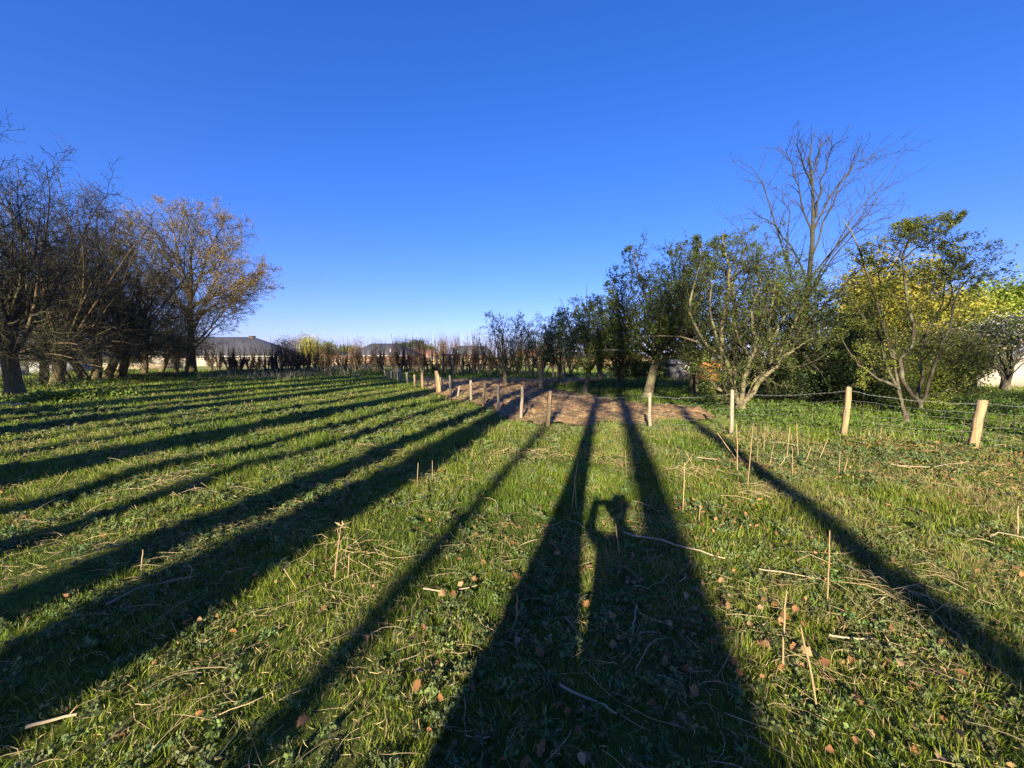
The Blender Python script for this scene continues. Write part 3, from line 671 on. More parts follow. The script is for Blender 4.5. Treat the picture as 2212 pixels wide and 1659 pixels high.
# ------------------------------------------------------------------ buildings beyond
def gable_or_hip(name, label, cat, x0, x1, py_e, py_r, Y, depth, rx0, rx1, wall, roof, zb=-1.2, chimney=None, windows=(), over=.35, extra=None):
    """house with a hipped or gabled roof; x0..x1 eaves and rx0..rx1 ridge as seen, front wall at Y"""
    X0, _, ze = at(x0, py_e, Y); X1 = at(x1, py_e, Y)[0]; A = at(rx0, py_r, Y + depth / 2); B = at(rx1, py_r, Y + depth / 2)
    r = empty(name, ((X0 + X1) / 2, Y + depth / 2, zb), label, cat)
    ox, oy = (X0 + X1) / 2, Y + depth / 2
    g = Geo(); w = X1 - X0 - 2 * over
    g.box((0, 0, (ze - zb) / 2), (w, depth - 2 * over, ze - zb)); wl = g.build('wall', wall, r)
    g = Geo(); zr = A[2] - zb; e = ze - zb; hx0, hx1 = X0 - ox, X1 - ox; hy = depth / 2
    V = [(hx0, -hy, e), (hx1, -hy, e), (hx1, hy, e), (hx0, hy, e), (A[0] - ox, 0, zr), (B[0] - ox, 0, zr), (hx0, -hy, e - .12), (hx1, -hy, e - .12), (hx1, hy, e - .12), (hx0, hy, e - .12)]
    g.add(V, quads=[(0, 1, 5, 4), (2, 3, 4, 5), (6, 7, 1, 0), (7, 8, 2, 1), (8, 9, 3, 2), (9, 6, 0, 3), (9, 8, 7, 6)], tris=[(1, 2, 5), (3, 0, 4)])
    rf = g.build('roof', roof, r)
    g = Geo(); g.box((0, -hy - .03, e - .07), (hx1 - hx0, .05, .16)); g.build('fascia', M_paint, r)
    if chimney:
        cx, cz0, cz1, cw = chimney; g = Geo(); C = at(cx, cz0, Y + depth / 2); D = at(cx, cz1, Y + depth / 2)
        g.box((C[0] - ox, 0, (C[2] + D[2]) / 2 - zb - .2), (cw, cw * .8, C[2] - D[2] + .4)); g.box((C[0] - ox, 0, C[2] - zb + .06), (cw * 1.2, cw, .12)); g.build('chimney', M_darkwood, rf)
    for (wx0, wy0, wx1, wy1) in windows:
        a = at(wx0, wy0, Y + over); b = at(wx1, wy1, Y + over); cx, cz = (a[0] + b[0]) / 2 - ox, (a[2] + b[2]) / 2 - zb; ww, wh = b[0] - a[0], a[2] - b[2]
        yy = -hy + over - .04; g = Geo()
        for sx in (-1, 1): g.box((cx + sx * ww / 2, yy, cz), (.09, .1, wh + .09))
        g.box((cx, yy, cz + wh / 2 + .02), (ww - .09, .11, .09)); g.box((cx, yy, cz - wh / 2 - .02), (ww - .09, .13, .09)); g.box((cx, yy, cz), (.06, .08, wh - .1))
        f = g.build('window', M_paint, r); g = Geo(); g.box((cx, yy + .02, cz), (ww - .1, .03, wh - .1)); g.build('pane', M_glass, f)
    return r, ox, oy, zb
gable_or_hip('cottage', 'white-walled cottage with grey slate roof and chimney behind the pollards and hedge', 'house', 320, 602, 769, 728, 68, 11, 340, 548, M_cream, M_slate, zb=-.4, chimney=(545, 727, 745, .8), windows=((500, 775, 507, 786), (527, 774, 538, 786), (452, 774, 462, 786)))
rt, ox, oy, zb = gable_or_hip('bungalow', 'bungalow under a wide dark hipped slate roof with a white vent pipe', 'house', 746, 893, 768, 742, 92, 15, 803, 852, M_brick, M_slate, zb=-1.6, windows=((806, 772, 820, 778), (850, 772, 860, 778)))
g = Geo(); p = at(844, 762, 94.5); g.tubes([([(p[0] - ox, p[1] - oy, p[2] - zb - .9), (p[0] - ox, p[1] - oy, p[2] - zb + .9)], [.13, .13])], 6); g.build('vent_pipe', M_paint, rt)
rt, ox, oy, zb = gable_or_hip('slate_house', 'slate-roofed house with a teal window at its left end, right of the hedge middle', 'house', 977, 1062, 771, 747, 80, 12, 986, 1052, M_render, M_slate, zb=-1.2, windows=((1003, 772, 1010, 778), (1030, 772, 1040, 778)))
g = Geo(); p = at(987, 764, 79.6); g.box((p[0] - ox, p[1] - oy, p[2] - zb), (.55, .8, 1.2)); g.build('dormer', M_teal, rt)
gable_or_hip('red_roof_house', 'house with a low red tiled roof between the cedar and the pale fuzzy tree', 'house', 890, 940, 770, 755, 105, 10, 897, 933, M_render, M_redroof, zb=-1.6, chimney=(897, 752, 757, .7))
gable_or_hip('grey_roof_house', 'low grey-roofed house just right of the willow', 'house', 684, 742, 769, 758, 100, 10, 700, 728, M_render, M_slate, zb=-1.6, windows=((722, 771, 730, 776),))
gable_or_hip('grey_roof_house', 'low dark-roofed outbuilding left of the willow', 'house', 598, 640, 770, 757, 82, 8, 606, 636, M_render, M_slate, zb=-1)
gable_or_hip('far_house', 'pale far house glimpsed between orchard trunks, red roof', 'house', 1105, 1180, 770, 755, 90, 10, 1115, 1170, M_render, M_redroof, zb=-1.4)
# church
x, y, z = at(570, 735, 210); r = empty('church', (x, y, -1.2), 'small distant church tower with a grey pointed spire, red brick', 'church')
px_m = F / 210
g = Geo(); h = at(570, 747, 210)[2] + 1.2; g.box((0, 0, h / 2), (3.1, 3.1, h)); g.build('tower', M_brick, r)
g = Geo(); V = [(-1.9, -1.9, h), (1.9, -1.9, h), (1.9, 1.9, h), (-1.9, 1.9, h), (-.8, -.8, h + 1.3), (.8, -.8, h + 1.3), (.8, .8, h + 1.3), (-.8, .8, h + 1.3), (0, 0, z + 1.2)]
g.add(V, quads=[(0, 1, 5, 4), (1, 2, 6, 5), (2, 3, 7, 6), (3, 0, 4, 7), (3, 2, 1, 0)], tris=[(4, 5, 8), (5, 6, 8), (6, 7, 8), (7, 4, 8)]); g.build('spire', M_slate, r)
g = Geo()
for s in (-.7, .7): g.box((s, -1.56, h - 1.3), (.7, .12, 1.5)); 
g.box((0, -1.57, h - .25), (3.2, .1, .25)); g.build('belfry_opening', M_paint, r)
g = Geo(); g.add([(-2, -1, 0), (7, -1, 0), (7, 6, 0), (-2, 6, 0), (-2, -1, h - 4.2), (7, -1, h - 4.2), (7, 6, h - 4.2), (-2, 6, h - 4.2), (-2, 2.5, h - 1.6), (7, 2.5, h - 1.6)], quads=[(0, 1, 5, 4), (2, 3, 7, 6), (4, 5, 9, 8), (6, 7, 8, 9)], tris=[(4, 8, 7), (5, 6, 9)]); g.build('nave', M_redroof, r)

# brown beech hedge and rail fence beyond the meadow
BX0, BX1 = at(682, 780, 76)[0], at(1500, 780, 76)[0]
g = Geo(); n = 16000
hx = NR.uniform(BX0, BX1, n); hzz = NR.uniform(0, 1, n) * (1.75 + .2 * vnoise(hx * .6, hx * 0, 3)); hy = 77 + NR.normal(0, .3, n)
g.leaves(np.stack([hx, hy, hzz], 1), .22, (.33, .16, .07), .4)
o = empty('beech_hedge', ((BX0 + BX1) / 2, 77, 0), 'long clipped hedge of russet beech leaves beyond the pale meadow', 'hedge')
lo = g.build('foliage', M_leaf, None); lo.location = (-(BX0 + BX1) / 2, -77, 0); lo.parent = o
g = Geo(); br = []
for i in range(160):
    xx = BX0 + (BX1 - BX0) * i / 159; br.append(make_path(R, (xx - (BX0 + BX1) / 2, R.uniform(-.2, .2), -.1), (0, 0, 1), 1.6, .04, 4, .15, 0, .4))
o_br = [g.tubes([b], 4) for b in br]; tag(g.build('stem', M_twig, o), kind='stuff')
o = empty('rail_fence', ((BX0 + BX1) / 2, 74.5, 0), 'pale wooden post and rail fence before the russet hedge', 'fence')
nP = 36
for i in range(nP):
    g = Geo(); g.box((BX0 + (BX1 - BX0) * i / (nP - 1) - (BX0 + BX1) / 2, 0, .5), (.13, .13, 1.2)); g.build('post', M_rail, o)
for zz in (.45, .95):
    g = Geo(); g.box((0, -.1, zz), (BX1 - BX0, .05, .12)); g.build('rail', M_rail, o)
# walls
def wall_thing(name, label, px0, px1, y0, y1, Ya, Yb, mat, cope=True, thick=.25, zb=-.1):
    A = at(px0, y0, Ya); B = at(px1, y1, Yb); c = ((A[0] + B[0]) / 2, (Ya + Yb) / 2, zb)
    L = math.dist(A[:2], B[:2]); rz = math.atan2(B[1] - A[1], B[0] - A[0]); hh = (A[2] + B[2]) / 2 - zb
    r = empty(name, c, label, 'wall', rz=rz); g = Geo(); g.box((0, 0, hh / 2), (L, thick, hh)); g.build('panel', mat, r)
    if cope: g = Geo(); g.box((0, 0, hh + .035), (L + .06, thick + .08, .07)); g.build('coping', M_grey, r)
wall_thing('garden_wall', 'long white rendered garden wall at the right edge, dappled with shade', 2088, 2330, 774, 772, 21.5, 21.5, M_cream)
wall_thing('garden_wall', 'grey concrete wall at the left edge behind the pollards', -260, 60, 792, 790, 30, 34, M_grey)
wall_thing('garden_wall', 'light grey wall seen between pollard trunks', 62, 212, 784, 783, 40, 44, M_grey)
wall_thing('garden_wall', 'pale tan sunlit wall right of the left-tilting pollard', 213, 395, 785, 785, 50, 55, M_tan)
# sheds
def shed(name, label, px0, px1, pyb, pyt, mat, Y, pitch, slits):
    A = at(px0, pyb, Y); B = at(px1, pyb, Y); C = at(px0, pyt, Y); w = B[0] - A[0]; h = C[2]
    r = empty(name, ((A[0] + B[0]) / 2, Y + 1.1, 0), label, 'shed'); g = Geo(); g.box((0, 0, h / 2), (w, 2.2, h)); g.build('wall', mat, r)
    g = Geo(); V = [(-w / 2 - .15, -1.25, h - .02), (w / 2 + .15, -1.25, h - .02), (w / 2 + .15, 1.25, h - .02), (-w / 2 - .15, 1.25, h - .02), (-w / 2 - .15, 0, h + pitch), (w / 2 + .15, 0, h + pitch)]
    g.add(V, quads=[(0, 1, 5, 4), (2, 3, 4, 5), (3, 2, 1, 0)], tris=[(1, 2, 5), (3, 0, 4)]); g.build('roof', M_slate if mat is M_board else M_orange, r)
    for s in slits: g = Geo(); g.box((s * w, -1.12, h * .72), (.28, .06, h * .36)); g.build('window', M_paint, r)
shed('wooden_shed', 'orange-stained wooden shed with two narrow white windows seen under the orchard', 1524, 1578, 824, 794, M_orange, 25.5, .45, (.12, .33))
shed('board_shed', 'grey board shed in shade left of the orange one', 1462, 1496, 822, 786, M_board, 27, .3, (.1,))
# street lamps and timber frame
for px, lab in ((780, 'street lamp leaning its arm over the bungalow roof, left one'), (972, 'street lamp arm above the pale fuzzy tree, right one')):
    p = at(px, 739, 98); r = empty('street_lamp', (p[0] + 1, p[1], -1.2), lab, 'street lamp', 'street lamps beyond the hedge')
    g = Geo(); g.tubes([([(0, 0, 0), (0, 0, p[2] + .6)], [.09, .06])], 8); g.build('pole', M_metal, r)
    g = Geo(); g.tubes([([(0, 0, p[2] + .6), (-.9, 0, p[2] + 1.15)], [.05, .05])], 6); g.box((-1.3, 0, p[2] + 1.3), (.9, .28, .14), tilt=(0, .5)); g.build('lamp_head', M_metal, r)
p = G(958, 815); r = empty('timber_frame', (p[0], p[1], 0), 'dark timber frame of one tall post with a crossbar before the hedge', 'frame')
g = Geo(); hh = at(958, 764, p[1])[2]; g.box((0, 0, hh / 2), (.13, .13, hh)); g.build('post', M_darkwood, r)
g = Geo(); w = at(979, 764, p[1])[0] - p[0]; g.box((w / 2, 0, hh - .1), (w - .13, .1, .16)); g.build('crossbar', M_darkwood, r)
g = Geo(); g.box((w, 0, hh / 2 + .25), (.13, .13, hh + .5)); g.build('post', M_darkwood, r)

# ------------------------------------------------------------------ fences
def post_mesh(top, rad, sides, seed, square=False):
    """a cleft post: irregular rings, chamfered top, from z=-.2"""
    R = random.Random(seed); g = Geo(); rings = 7; V = []
    prof = [1 + R.uniform(-.24, .2) for _ in range(sides)]
    for k in range(rings):
        z = -.2 + (top + .2) * k / (rings - 1)
        cx, cy = R.gauss(0, rad * .12), R.gauss(0, rad * .12)
        for j in range(sides):
            a = 2 * math.pi * (j + .5) / sides; q = rad * prof[j] * R.uniform(.94, 1.06) * (1.0 if k < rings - 1 else .93)
            V.append((math.cos(a) * q + cx, math.sin(a) * q + cy, z + (R.uniform(-.02, .02) if k == rings - 1 else 0)))
    q = [(k * sides + j, k * sides + (j + 1) % sides, (k + 1) * sides + (j + 1) % sides, (k + 1) * sides + j) for k in range(rings - 1) for j in range(sides)]
    n = len(V); V.append((0, 0, top + .01)); t = [((rings - 1) * sides + j, (rings - 1) * sides + (j + 1) % sides, n) for j in range(sides)]
    g.add(V, quads=q, tris=t); return g
def add_post(parent, bx, by, tx, ty, rad, mat, seed, label=None, sides=6):
    """post from the ground at pixel (bx,by) up to (tx,ty)"""
    x, y = G(bx, by); T = at(tx, ty, y); z0 = hz1(x, y); top = T[2] - z0
    o = post_mesh(top, rad, sides, seed).build('post', mat, parent)
    o.location = (x - parent.location.x, y - parent.location.y, z0)
    o.rotation_euler = (R.uniform(-.03, .03), math.atan2(T[0] - x, top), R.uniform(0, 1))
    if label: o['label'] = label
    return (x, y, z0, T)
x0, y0 = G(1185, 922)
wf = empty('wire_fence', (x0, y0, 0), 'barbed wire and netting fence on pale posts running to the right edge', 'fence')
right = [(1183, 922, 1188, 845, .062, M_postn, 'pale corner post nearest the soil patch'), (1405, 925, 1403, 849, .04, M_posto, 'thin brown post'), (1580, 938, 1582, 843, .046, M_posto, 'grey weathered post before the forked tree'),
         (1822, 941, 1830, 836, .064, M_postn, 'pale upright post'), (2103, 966, 2122, 864, .075, M_postn, 'stout pale post leaning right'), (2420, 985, 2425, 862, .09, M_postn, None)]
tops = []
for i, (bx, by, tx, ty, rad, m, lab) in enumerate(right): tops.append(add_post(wf, bx, by, tx, ty, rad, m, 300 + i, lab))
def sag(a, b, s, n=12, jit=.006):
    return [(a[0] + (b[0] - a[0]) * i / n, a[1] + (b[1] - a[1]) * i / n, a[2] + (b[2] - a[2]) * i / n - s * 4 * (i / n) * (1 - i / n) + (R.gauss(0, jit) if 0 < i < n else 0)) for i in range(n + 1)]
wires = {f: [] for f in (0.93, .74, .6, .46, .33, .2, .08)}; vert = []; barbs = []
for (xa, ya, za, Ta), (xb, yb, zb_, Tb) in zip(tops[:-1], tops[1:]):
    pt = lambda q, f: (q[0] + (q[3][0] - q[0]) * f - x0, q[1] - .05 - y0, q[2] + (q[3][2] - q[2]) * f)
    A = (xa, ya, za, Ta); B = (xb, yb, zb_, Tb)
    for f in wires:
        p = sag(pt(A, f), pt(B, f), .07 if f > .9 else R.uniform(.02, .07)); wires[f].append((p, [.0032 if f > .9 else .0022] * len(p)))
        if f > .9:
            for i in range(1, 24):
                q, d, _ = lerp_path(p, [1] * len(p), i / 24); barbs.append(([(q[0] - .02, q[1] - .015, q[2] - .02), (q[0], q[1], q[2]), (q[0] + .02, q[1] + .015, q[2] + .022)], [.002, .003, .002]))
    nv = max(2, int(math.dist((xa, ya), (xb, yb)) / .22))
    for i in range(1, nv):
        t = i / nv; a = pt(A, .74); b = pt(B, .74); c = pt(A, .05); d = pt(B, .05); w = R.gauss(0, .03)
        dz = .05 * 4 * t * (1 - t)
        p = [(a[0] + (b[0] - a[0]) * t + w, a[1] + (b[1] - a[1]) * t, a[2] + (b[2] - a[2]) * t - dz), (a[0] + (b[0] - a[0]) * t + w * .4 + R.gauss(0, .02), (a[1] + (b[1] - a[1]) * t), (a[2] + c[2]) / 2 - dz * .5), (c[0] + (d[0] - c[0]) * t, c[1] + (d[1] - c[1]) * t, c[2] + (d[2] - c[2]) * t)]
        vert.append((p, [.0017] * 3))
g = Geo(); g.tubes(wires[.93], 4); g.tubes(barbs, 3); g.build('barbed_strand', M_wire, wf)
g = Geo(); [g.tubes(wires[f], 3) for f in wires if f < .9]; g.tubes(vert, 3); g.build('wire_netting', M_wire, wf)
x1, y1 = G(1075, 890)
sf = empty('stake_fence', (x1, y1, 0), 'row of uneven old stakes along the left side of the soil patch', 'fence')
left = [(1126, 905, 1131, 835, .05, M_posto), (1075, 890, 1077, 831, .055, M_posto), (1043, 879, 1048, 825, .04, M_postn), (1018, 867, 1017, 822, .05, M_posto), (988, 858, 995, 833, .035, M_posto),
        (974, 856, 972, 811, .04, M_posto), (960, 849, 951, 814, .04, M_posto), (946, 849, 941, 801, .085, M_postn), (951, 851, 945, 808, .07, M_postn), (913, 838, 912, 804, .075, M_postn), (896, 834, 895, 809, .055, M_postn), (924, 836, 924, 812, .05, M_posto),
        (880, 827, 879, 804, .06, M_posto), (866, 824, 865, 796, .08, M_posto), (859, 821, 858, 797, .07, M_posto), (853, 818, 852, 798, .06, M_posto), (845, 818, 845, 801, .06, M_posto), (839, 817, 837, 802, .06, M_posto), (834, 812, 829, 799, .08, M_posto)]
stops = []
for i, (bx, by, tx, ty, rad, m) in enumerate(left):
    lab = {7: 'tallest pale stake, doubled with a shorter one', 9: 'pale stout stake', 4: 'short broken stake leaning over', 6: 'thin stake leaning to the left'}.get(i)
    stops.append(add_post(sf, bx, by, tx, ty, rad, m, 340 + i, lab))
chain = [tops[0]] + [stops[i] for i in (0, 1, 3, 5, 7, 9, 10, 12, 13, 15, 17)]
wl = []
for A, B in zip(chain[:-1], chain[1:]):
    for f in (.8, .45):
        p = sag((A[0] + (A[3][0] - A[0]) * f - x1, A[1] - y1 - .03, A[2] + (A[3][2] - A[2]) * f), (B[0] + (B[3][0] - B[0]) * f - x1, B[1] - y1 - .03, B[2] + (B[3][2] - B[2]) * f), .12, 8, .02); wl.append((p, [.0025] * len(p)))
g = Geo(); g.tubes(wl, 3); g.build('slack_wire', M_wire, sf)

# ------------------------------------------------------------------ trees and photographer behind the camera that throw the long shadows
nvec = (math.cos(SUN_AZ), -math.sin(SUN_AZ)); dvec = (math.sin(SUN_AZ), math.cos(SUN_AZ))
def tall_tree(seed, clear, hgt, tr, blen=3.6, dens=1.0, butt=0):
    R = random.Random(seed); out = {}
    tp = make_path(R, (0, 0, -.2), (0, 0, 1), hgt * .9, tr, 24, .005, .05, .5)
    tp = (tp[0], [q * (1 + butt * math.exp(-(max(p[2], 0) / 1.9) ** 3)) for p, q in zip(*tp)]); out[0] = [tp]
    S = [dict(n=int(26 * dens), t0=clear / hgt, ang=(30, 80), len=blen, rr=.45, rmin=.03, seg=6, wig=.12, trop=.06, fall=.5),
         dict(n=10, t0=.15, ang=(30, 65), ratio=.42, rr=.5, rmin=.018, seg=4, wig=.16, trop=.03),
         dict(n=6, t0=.15, ang=(30, 70), ratio=.45, rr=.6, rmin=.012, seg=3, wig=.2, trop=.03),
         dict(n=3, t0=.15, ang=(30, 70), ratio=.5, rr=.7, rmin=.010, seg=2, wig=.2, trop=.03)]
    sprout(R, tp, hgt, 0, S, out)
    for k in range(60):                            # short sprouts added along the unseen stem to fray its shadow edge
        q, d, r_ = lerp_path(tp[0], tp[1], R.uniform(.04, clear / hgt * 1.1)); az = R.uniform(0, 6.28)
        b = make_path(R, q, norm((math.cos(az), math.sin(az), R.uniform(.2, 1.4))), R.uniform(.25, .75), .012, 4, .2, .08, .4); out.setdefault(2, []).append(b)
        sprout(R, b, .5, 1, [None, dict(n=4, t0=.2, ang=(30, 70), len=.2, rr=.6, rmin=.006, seg=2, wig=.2, trop=.05)], out)
    return out
GB = 'tall trees behind the photographer'
LB = 'tall clear-stemmed tree behind the photographer, throwing one of the long shadows'
tt = []
for i, (cl, hg, tr, bl, dn) in enumerate(((10, 19.5, .2, 4.6, 1.2), (8.8, 17, .2, 3.4, 1.0), (11, 19, .2, 4.6, 1.25), (8.5, 17.5, .2, 5.6, 1.3), (11.5, 22.5, .2, 5.2, 1.25), (5.8, 13, .19, 3.2, 1.0))):
    r = empty('tall_tree', (0, -200 - i, 0), LB, 'tree', GB); o = tall_tree(500 + i, cl, hg, tr, bl, dn, 1.8 if i == 5 else 0)
    tree_mesh(o, r, M_bark, trunk_lv=0); tt.append(r)
SHADOWS = [(2.2, .19, 0, 10), (.45, .27, 1, 11.0), (-.37, .18, 5, 2.8), (-1.4, .12, 0, 11), (-2.62, .32, 1, 10), (-3.1, .38, 0, 11), (-3.75, .38, 1, 10.5), (-5.2, .23, 2, 8), (-6.5, .27, 2, 8), (-7.85, .42, 2, 7), (-8.55, .42, 2, 7.5),
           (-9.9, .3, 2, 7.5), (-11.4, .22, 2, 7), (-12.8, .55, 2, 8), (-13.7, .45, 2, 8), (-15.2, .62, 2, 8), (-16.9, .65, 2, 8), (-18.4, .62, 4, 8.5), (-20, .65, 4, 8.5), (-21.6, .65, 4, 8.5), (-23.2, .55, 4, 8.5), (-25.2, .65, 4, 8.5), (-28.5, .4, 4, 8.5), (-32, .4, 4, 9), (8.6, .2, 3, 10), (11.2, .2, 3, 11), (14.5, .2, 3, 11), (18, .2, 3, 12)]
used = set()
for o_, rad, var, D in SHADOWS:
    x = nvec[0] * o_ - dvec[0] * D; y = nvec[1] * o_ - dvec[1] * D
    s = rad / .2
    if var not in used: used.add(var); r = tt[var]; r.location = (x, y, 0)
    else: r = dup(tt[var], (x, y, 0), 0, (1, 1, R.uniform(.97, 1.05)))
    r.rotation_euler = (0, 0, R.uniform(0, 6.28))
    r.children[0].scale = (s, s, 1) if r.children[0].name.startswith('trunk') else (1, 1, 1)
    if len(r.children) > 1 and r.children[1].name.startswith('trunk'): r.children[1].scale = (s, s, 1)
# photographer
def person():
    base = Vector((nvec[0] * .16 - dvec[0] * .52, nvec[1] * .16 - dvec[1] * .52, 0))
    r = empty('person', base, 'person standing behind the camera in a dark jacket, arms raised to hold a phone', 'person')
    J = {}  # joint -> (pos, radius)
    def j(n, x, y, z, rx): J[n] = ((x, y, z), rx)
    j('pelvis', 0, 0, .95, .3); j('waist', 0, .0, 1.12, .26); j('chest', 0, .0, 1.36, .22); j('neck0', 0, .0, 1.53, .085); j('neck', 0, .02, 1.6, .06); j('jaw', 0, .04, 1.67, .075); j('head', 0, .03, 1.76, .105); j('crownp', 0, .02, 1.82, .09)
    for s, n in ((-1, 'l'), (1, 'r')):
        j('hip' + n, s * .14, 0, .8, .17); j('knee' + n, s * .13, .02, .5, .085); j('ankle' + n, s * .13, -.02, .1, .045); j('toe' + n, s * .15, .17, .04, .04)
        j('sh' + n, s * .19, .01, 1.47, .08)
    j('ell', -.27, .17, 1.49, .062); j('wrl', -.2, .36, 1.64, .055); j('pal', -.19, .37, 1.7, .05)
    j('elr', .3, .2, 1.3, .052); j('wrr', -.02, .36, 1.58, .036); j('par', -.06, .38, 1.65, .036)
    E = [('pelvis', 'waist'), ('waist', 'chest'), ('chest', 'neck0'), ('neck0', 'neck'), ('neck', 'jaw'), ('jaw', 'head'), ('head', 'crownp')]
    for n in 'lr': E += [('pelvis', 'hip' + n), ('hip' + n, 'knee' + n), ('knee' + n, 'ankle' + n), ('ankle' + n, 'toe' + n), ('chest', 'sh' + n), ('sh' + n, 'el' + n), ('el' + n, 'wr' + n), ('wr' + n, 'pa' + n)]
    fing = {'pal': ((-.205, .395, 1.77), (-.185, .40, 1.775), (-.165, .40, 1.765), (-.145, .395, 1.745), (-.14, .385, 1.69)), 'par': ((-.05, .4, 1.73), (-.07, .405, 1.735), (-.085, .405, 1.725), (-.1, .4, 1.71), (-.11, .39, 1.65))}
    for h, fl in fing.items():
        for i, q in enumerate(fl):
            b = J[h][0]; m = tuple((a + c) / 2 for a, c in zip(b, q)); m = (m[0], m[1] + .012, m[2])
            j(f'{h}m{i}', *m, .009); j(f'{h}t{i}', *q, .0075); E += [(h, f'{h}m{i}'), (f'{h}m{i}', f'{h}t{i}')]
    names = list(J); me = bpy.data.meshes.new('body'); me.from_pydata([J[n][0] for n in names], [(names.index(a), names.index(b)) for a, b in E], [])
    o = bpy.data.objects.new('body', me); COL.objects.link(o); o.parent = r
    sk = o.modifiers.new('skin', 'SKIN'); sk.use_smooth_shade = True
    for i, n in enumerate(names):
        v = me.skin_vertices[0].data[i]; q = J[n][1]; v.radius = (q, q); v.use_root = (n == 'pelvis')
    for n in ('pelvis', 'waist', 'chest'): me.skin_vertices[0].data[names.index(n)].radius = (J[n][1], J[n][1] * .72)
    o.modifiers.new('sub', 'SUBSURF').render_levels = 2
    me.materials.append(noise_mat('dark_clothing', (.03, .035, .05), (.05, .055, .07), 20, .9, bump=.1))
    g = Geo(); P = NR.normal(size=(900, 3)); P /= np.linalg.norm(P, axis=1, keepdims=True); P = P[(P[:, 2] > -.1) & (P[:, 1] < .55)] * np.array([.094, .108, .115]) + np.array([0, .015, 1.775])
    g.leaves(P, .05, (.07, .045, .03), .3); g.build('hair', M_dry, r)
    ph = empty('phone', (-.02, -.055, H - .05), 'black phone held up by the person behind the camera', 'phone'); g = Geo(); g.box((0.0, 0, 0), (.155, .008, .075)); g.build('case', M_metal, ph)
    g = Geo(); g.box((.05, .006, .02), (.03, .004, .03)); g.build('lens', M_glass, ph)
person()

# ------------------------------------------------------------------ ground cover
def scatter(rmin, rmax, dens, xmul=1.5, xadd=1.0, ymin=.7):
    X1 = rmax * xmul + xadd; A = 2 * X1 * (rmax - 0); n = int(A * dens)
    x = NR.uniform(-X1, X1, n); y = NR.uniform(ymin, rmax, n); m = (y > rmin) & (np.abs(x) < y * xmul + xadd)
    return x[m], y[m]
def blades(g, x, y, h, w, col, bend=.5, z=None):
    n = len(x); a = NR.uniform(0, 6.283, n); b = NR.uniform(.1, 1, n) * bend
    la = vnoise(x * 3.1, y * 3.1, 69) * 12 + NR.normal(0, .9, n)
    wx, wy = np.cos(a) * w / 2, np.sin(a) * w / 2; lx, ly = np.cos(la) * b * h, np.sin(la) * b * h
    z = hz(x, y) - .005 if z is None else z
    hh = h * np.sqrt(np.clip(1 - (b * .8) ** 2, .15, 1))
    V = np.empty((n, 5, 3)); 
    V[:, 0] = np.stack([x - wx, y - wy, z], 1); V[:, 1] = np.stack([x + wx, y + wy, z], 1)
    mx, my, mz = x + lx * .35, y + ly * .35, z + hh * .6
    V[:, 2] = np.stack([mx + wx * .75, my + wy * .75, mz], 1); V[:, 3] = np.stack([mx - wx * .75, my - wy * .75, mz], 1)
    V[:, 4] = np.stack([x + lx, y + ly, z + hh], 1)
    i = np.arange(n)[:, None] * 5
    g.add(V.reshape(-1, 3), quads=i + np.array([[0, 1, 2, 3]]), tris=i + np.array([[3, 2, 4]]), col=np.repeat(col, 5, 0))
def grass_col(x, y):
    n = len(x); p = fbm(x * .55, y * .55, 61); q = NR.random(n); d = np.clip((fbm(x * .9, y * .9, 62) - .42) * 3.2, 0, 1)
    g1 = np.array([.065, .145, .015]); g2 = np.array([.19, .24, .022]); c = g1 + (g2 - g1) * np.clip(p * 1.3 + NR.normal(0, .2, n), 0, 1)[:, None]
    c *= NR.uniform(.6, 1.4, (n, 1))
    dry = (q < .04 + d * .32 * np.clip(.75 + x * .16, .35, 1.9)); c[dry] = np.array([.34, .27, .13]) * NR.uniform(.65, 1.2, (dry.sum(), 1)); return c, d
FENCE = [(-30, 60), (G(834, 812)), G(866, 824), G(913, 838), G(946, 850), G(1018, 867), G(1075, 890), G(1185, 922), G(1405, 925), G(1580, 938), G(1822, 941), G(2103, 966), G(2420, 985), (30, 5), (60, 60)]
g = Geo()
for (r0, r1, dn, w, h, br) in ((0.7, 3.2, 5200, .0036, .075, 1.0), (3.2, 6, 2700, .005, .078, 1.0), (6, 11, 850, .009, .085, 1.0), (11, 20, 200, .018, .095, .9), (20, 34, 60, .035, .11, .8), (34, 50, 22, .06, .12, .8)):
    x, y = scatter(r0, r1, dn)
    m = ~wsoil(x, y) | (wsoil(x, y) & ~wsoil(x + NR.normal(0, .7, len(x)), y + NR.normal(0, 1.0, len(x))) & (NR.random(len(x)) < .6)); x, y = x[m], y[m]
    cl = vnoise(x * 5, y * 5, 66) * .6 + vnoise(x * 1.3, y * 1.3, 67) * .6       # tufts
    m = NR.random(len(x)) < np.clip(cl * 1.25 - .1, .12, 1); x, y, cl = x[m], y[m], cl[m]
    c, d = grass_col(x, y); beyond = inpoly(x, y, FENCE)
    c[beyond] *= np.array([.9, 1.05, .9])
    blades(g, x, y, h * NR.uniform(.35, 1.5, len(x)) * (.3 + cl * 1.0) * (.55 + .9 * vnoise(x * .45, y * .45, 68)) * np.where(beyond, 1.5, 1), w * NR.uniform(.6, 1.4, len(x)), c, br)
tag(g.build('grass', M_grass), 'short rough grass covering the field in sun and long shadow', 'grass', kind='stuff')

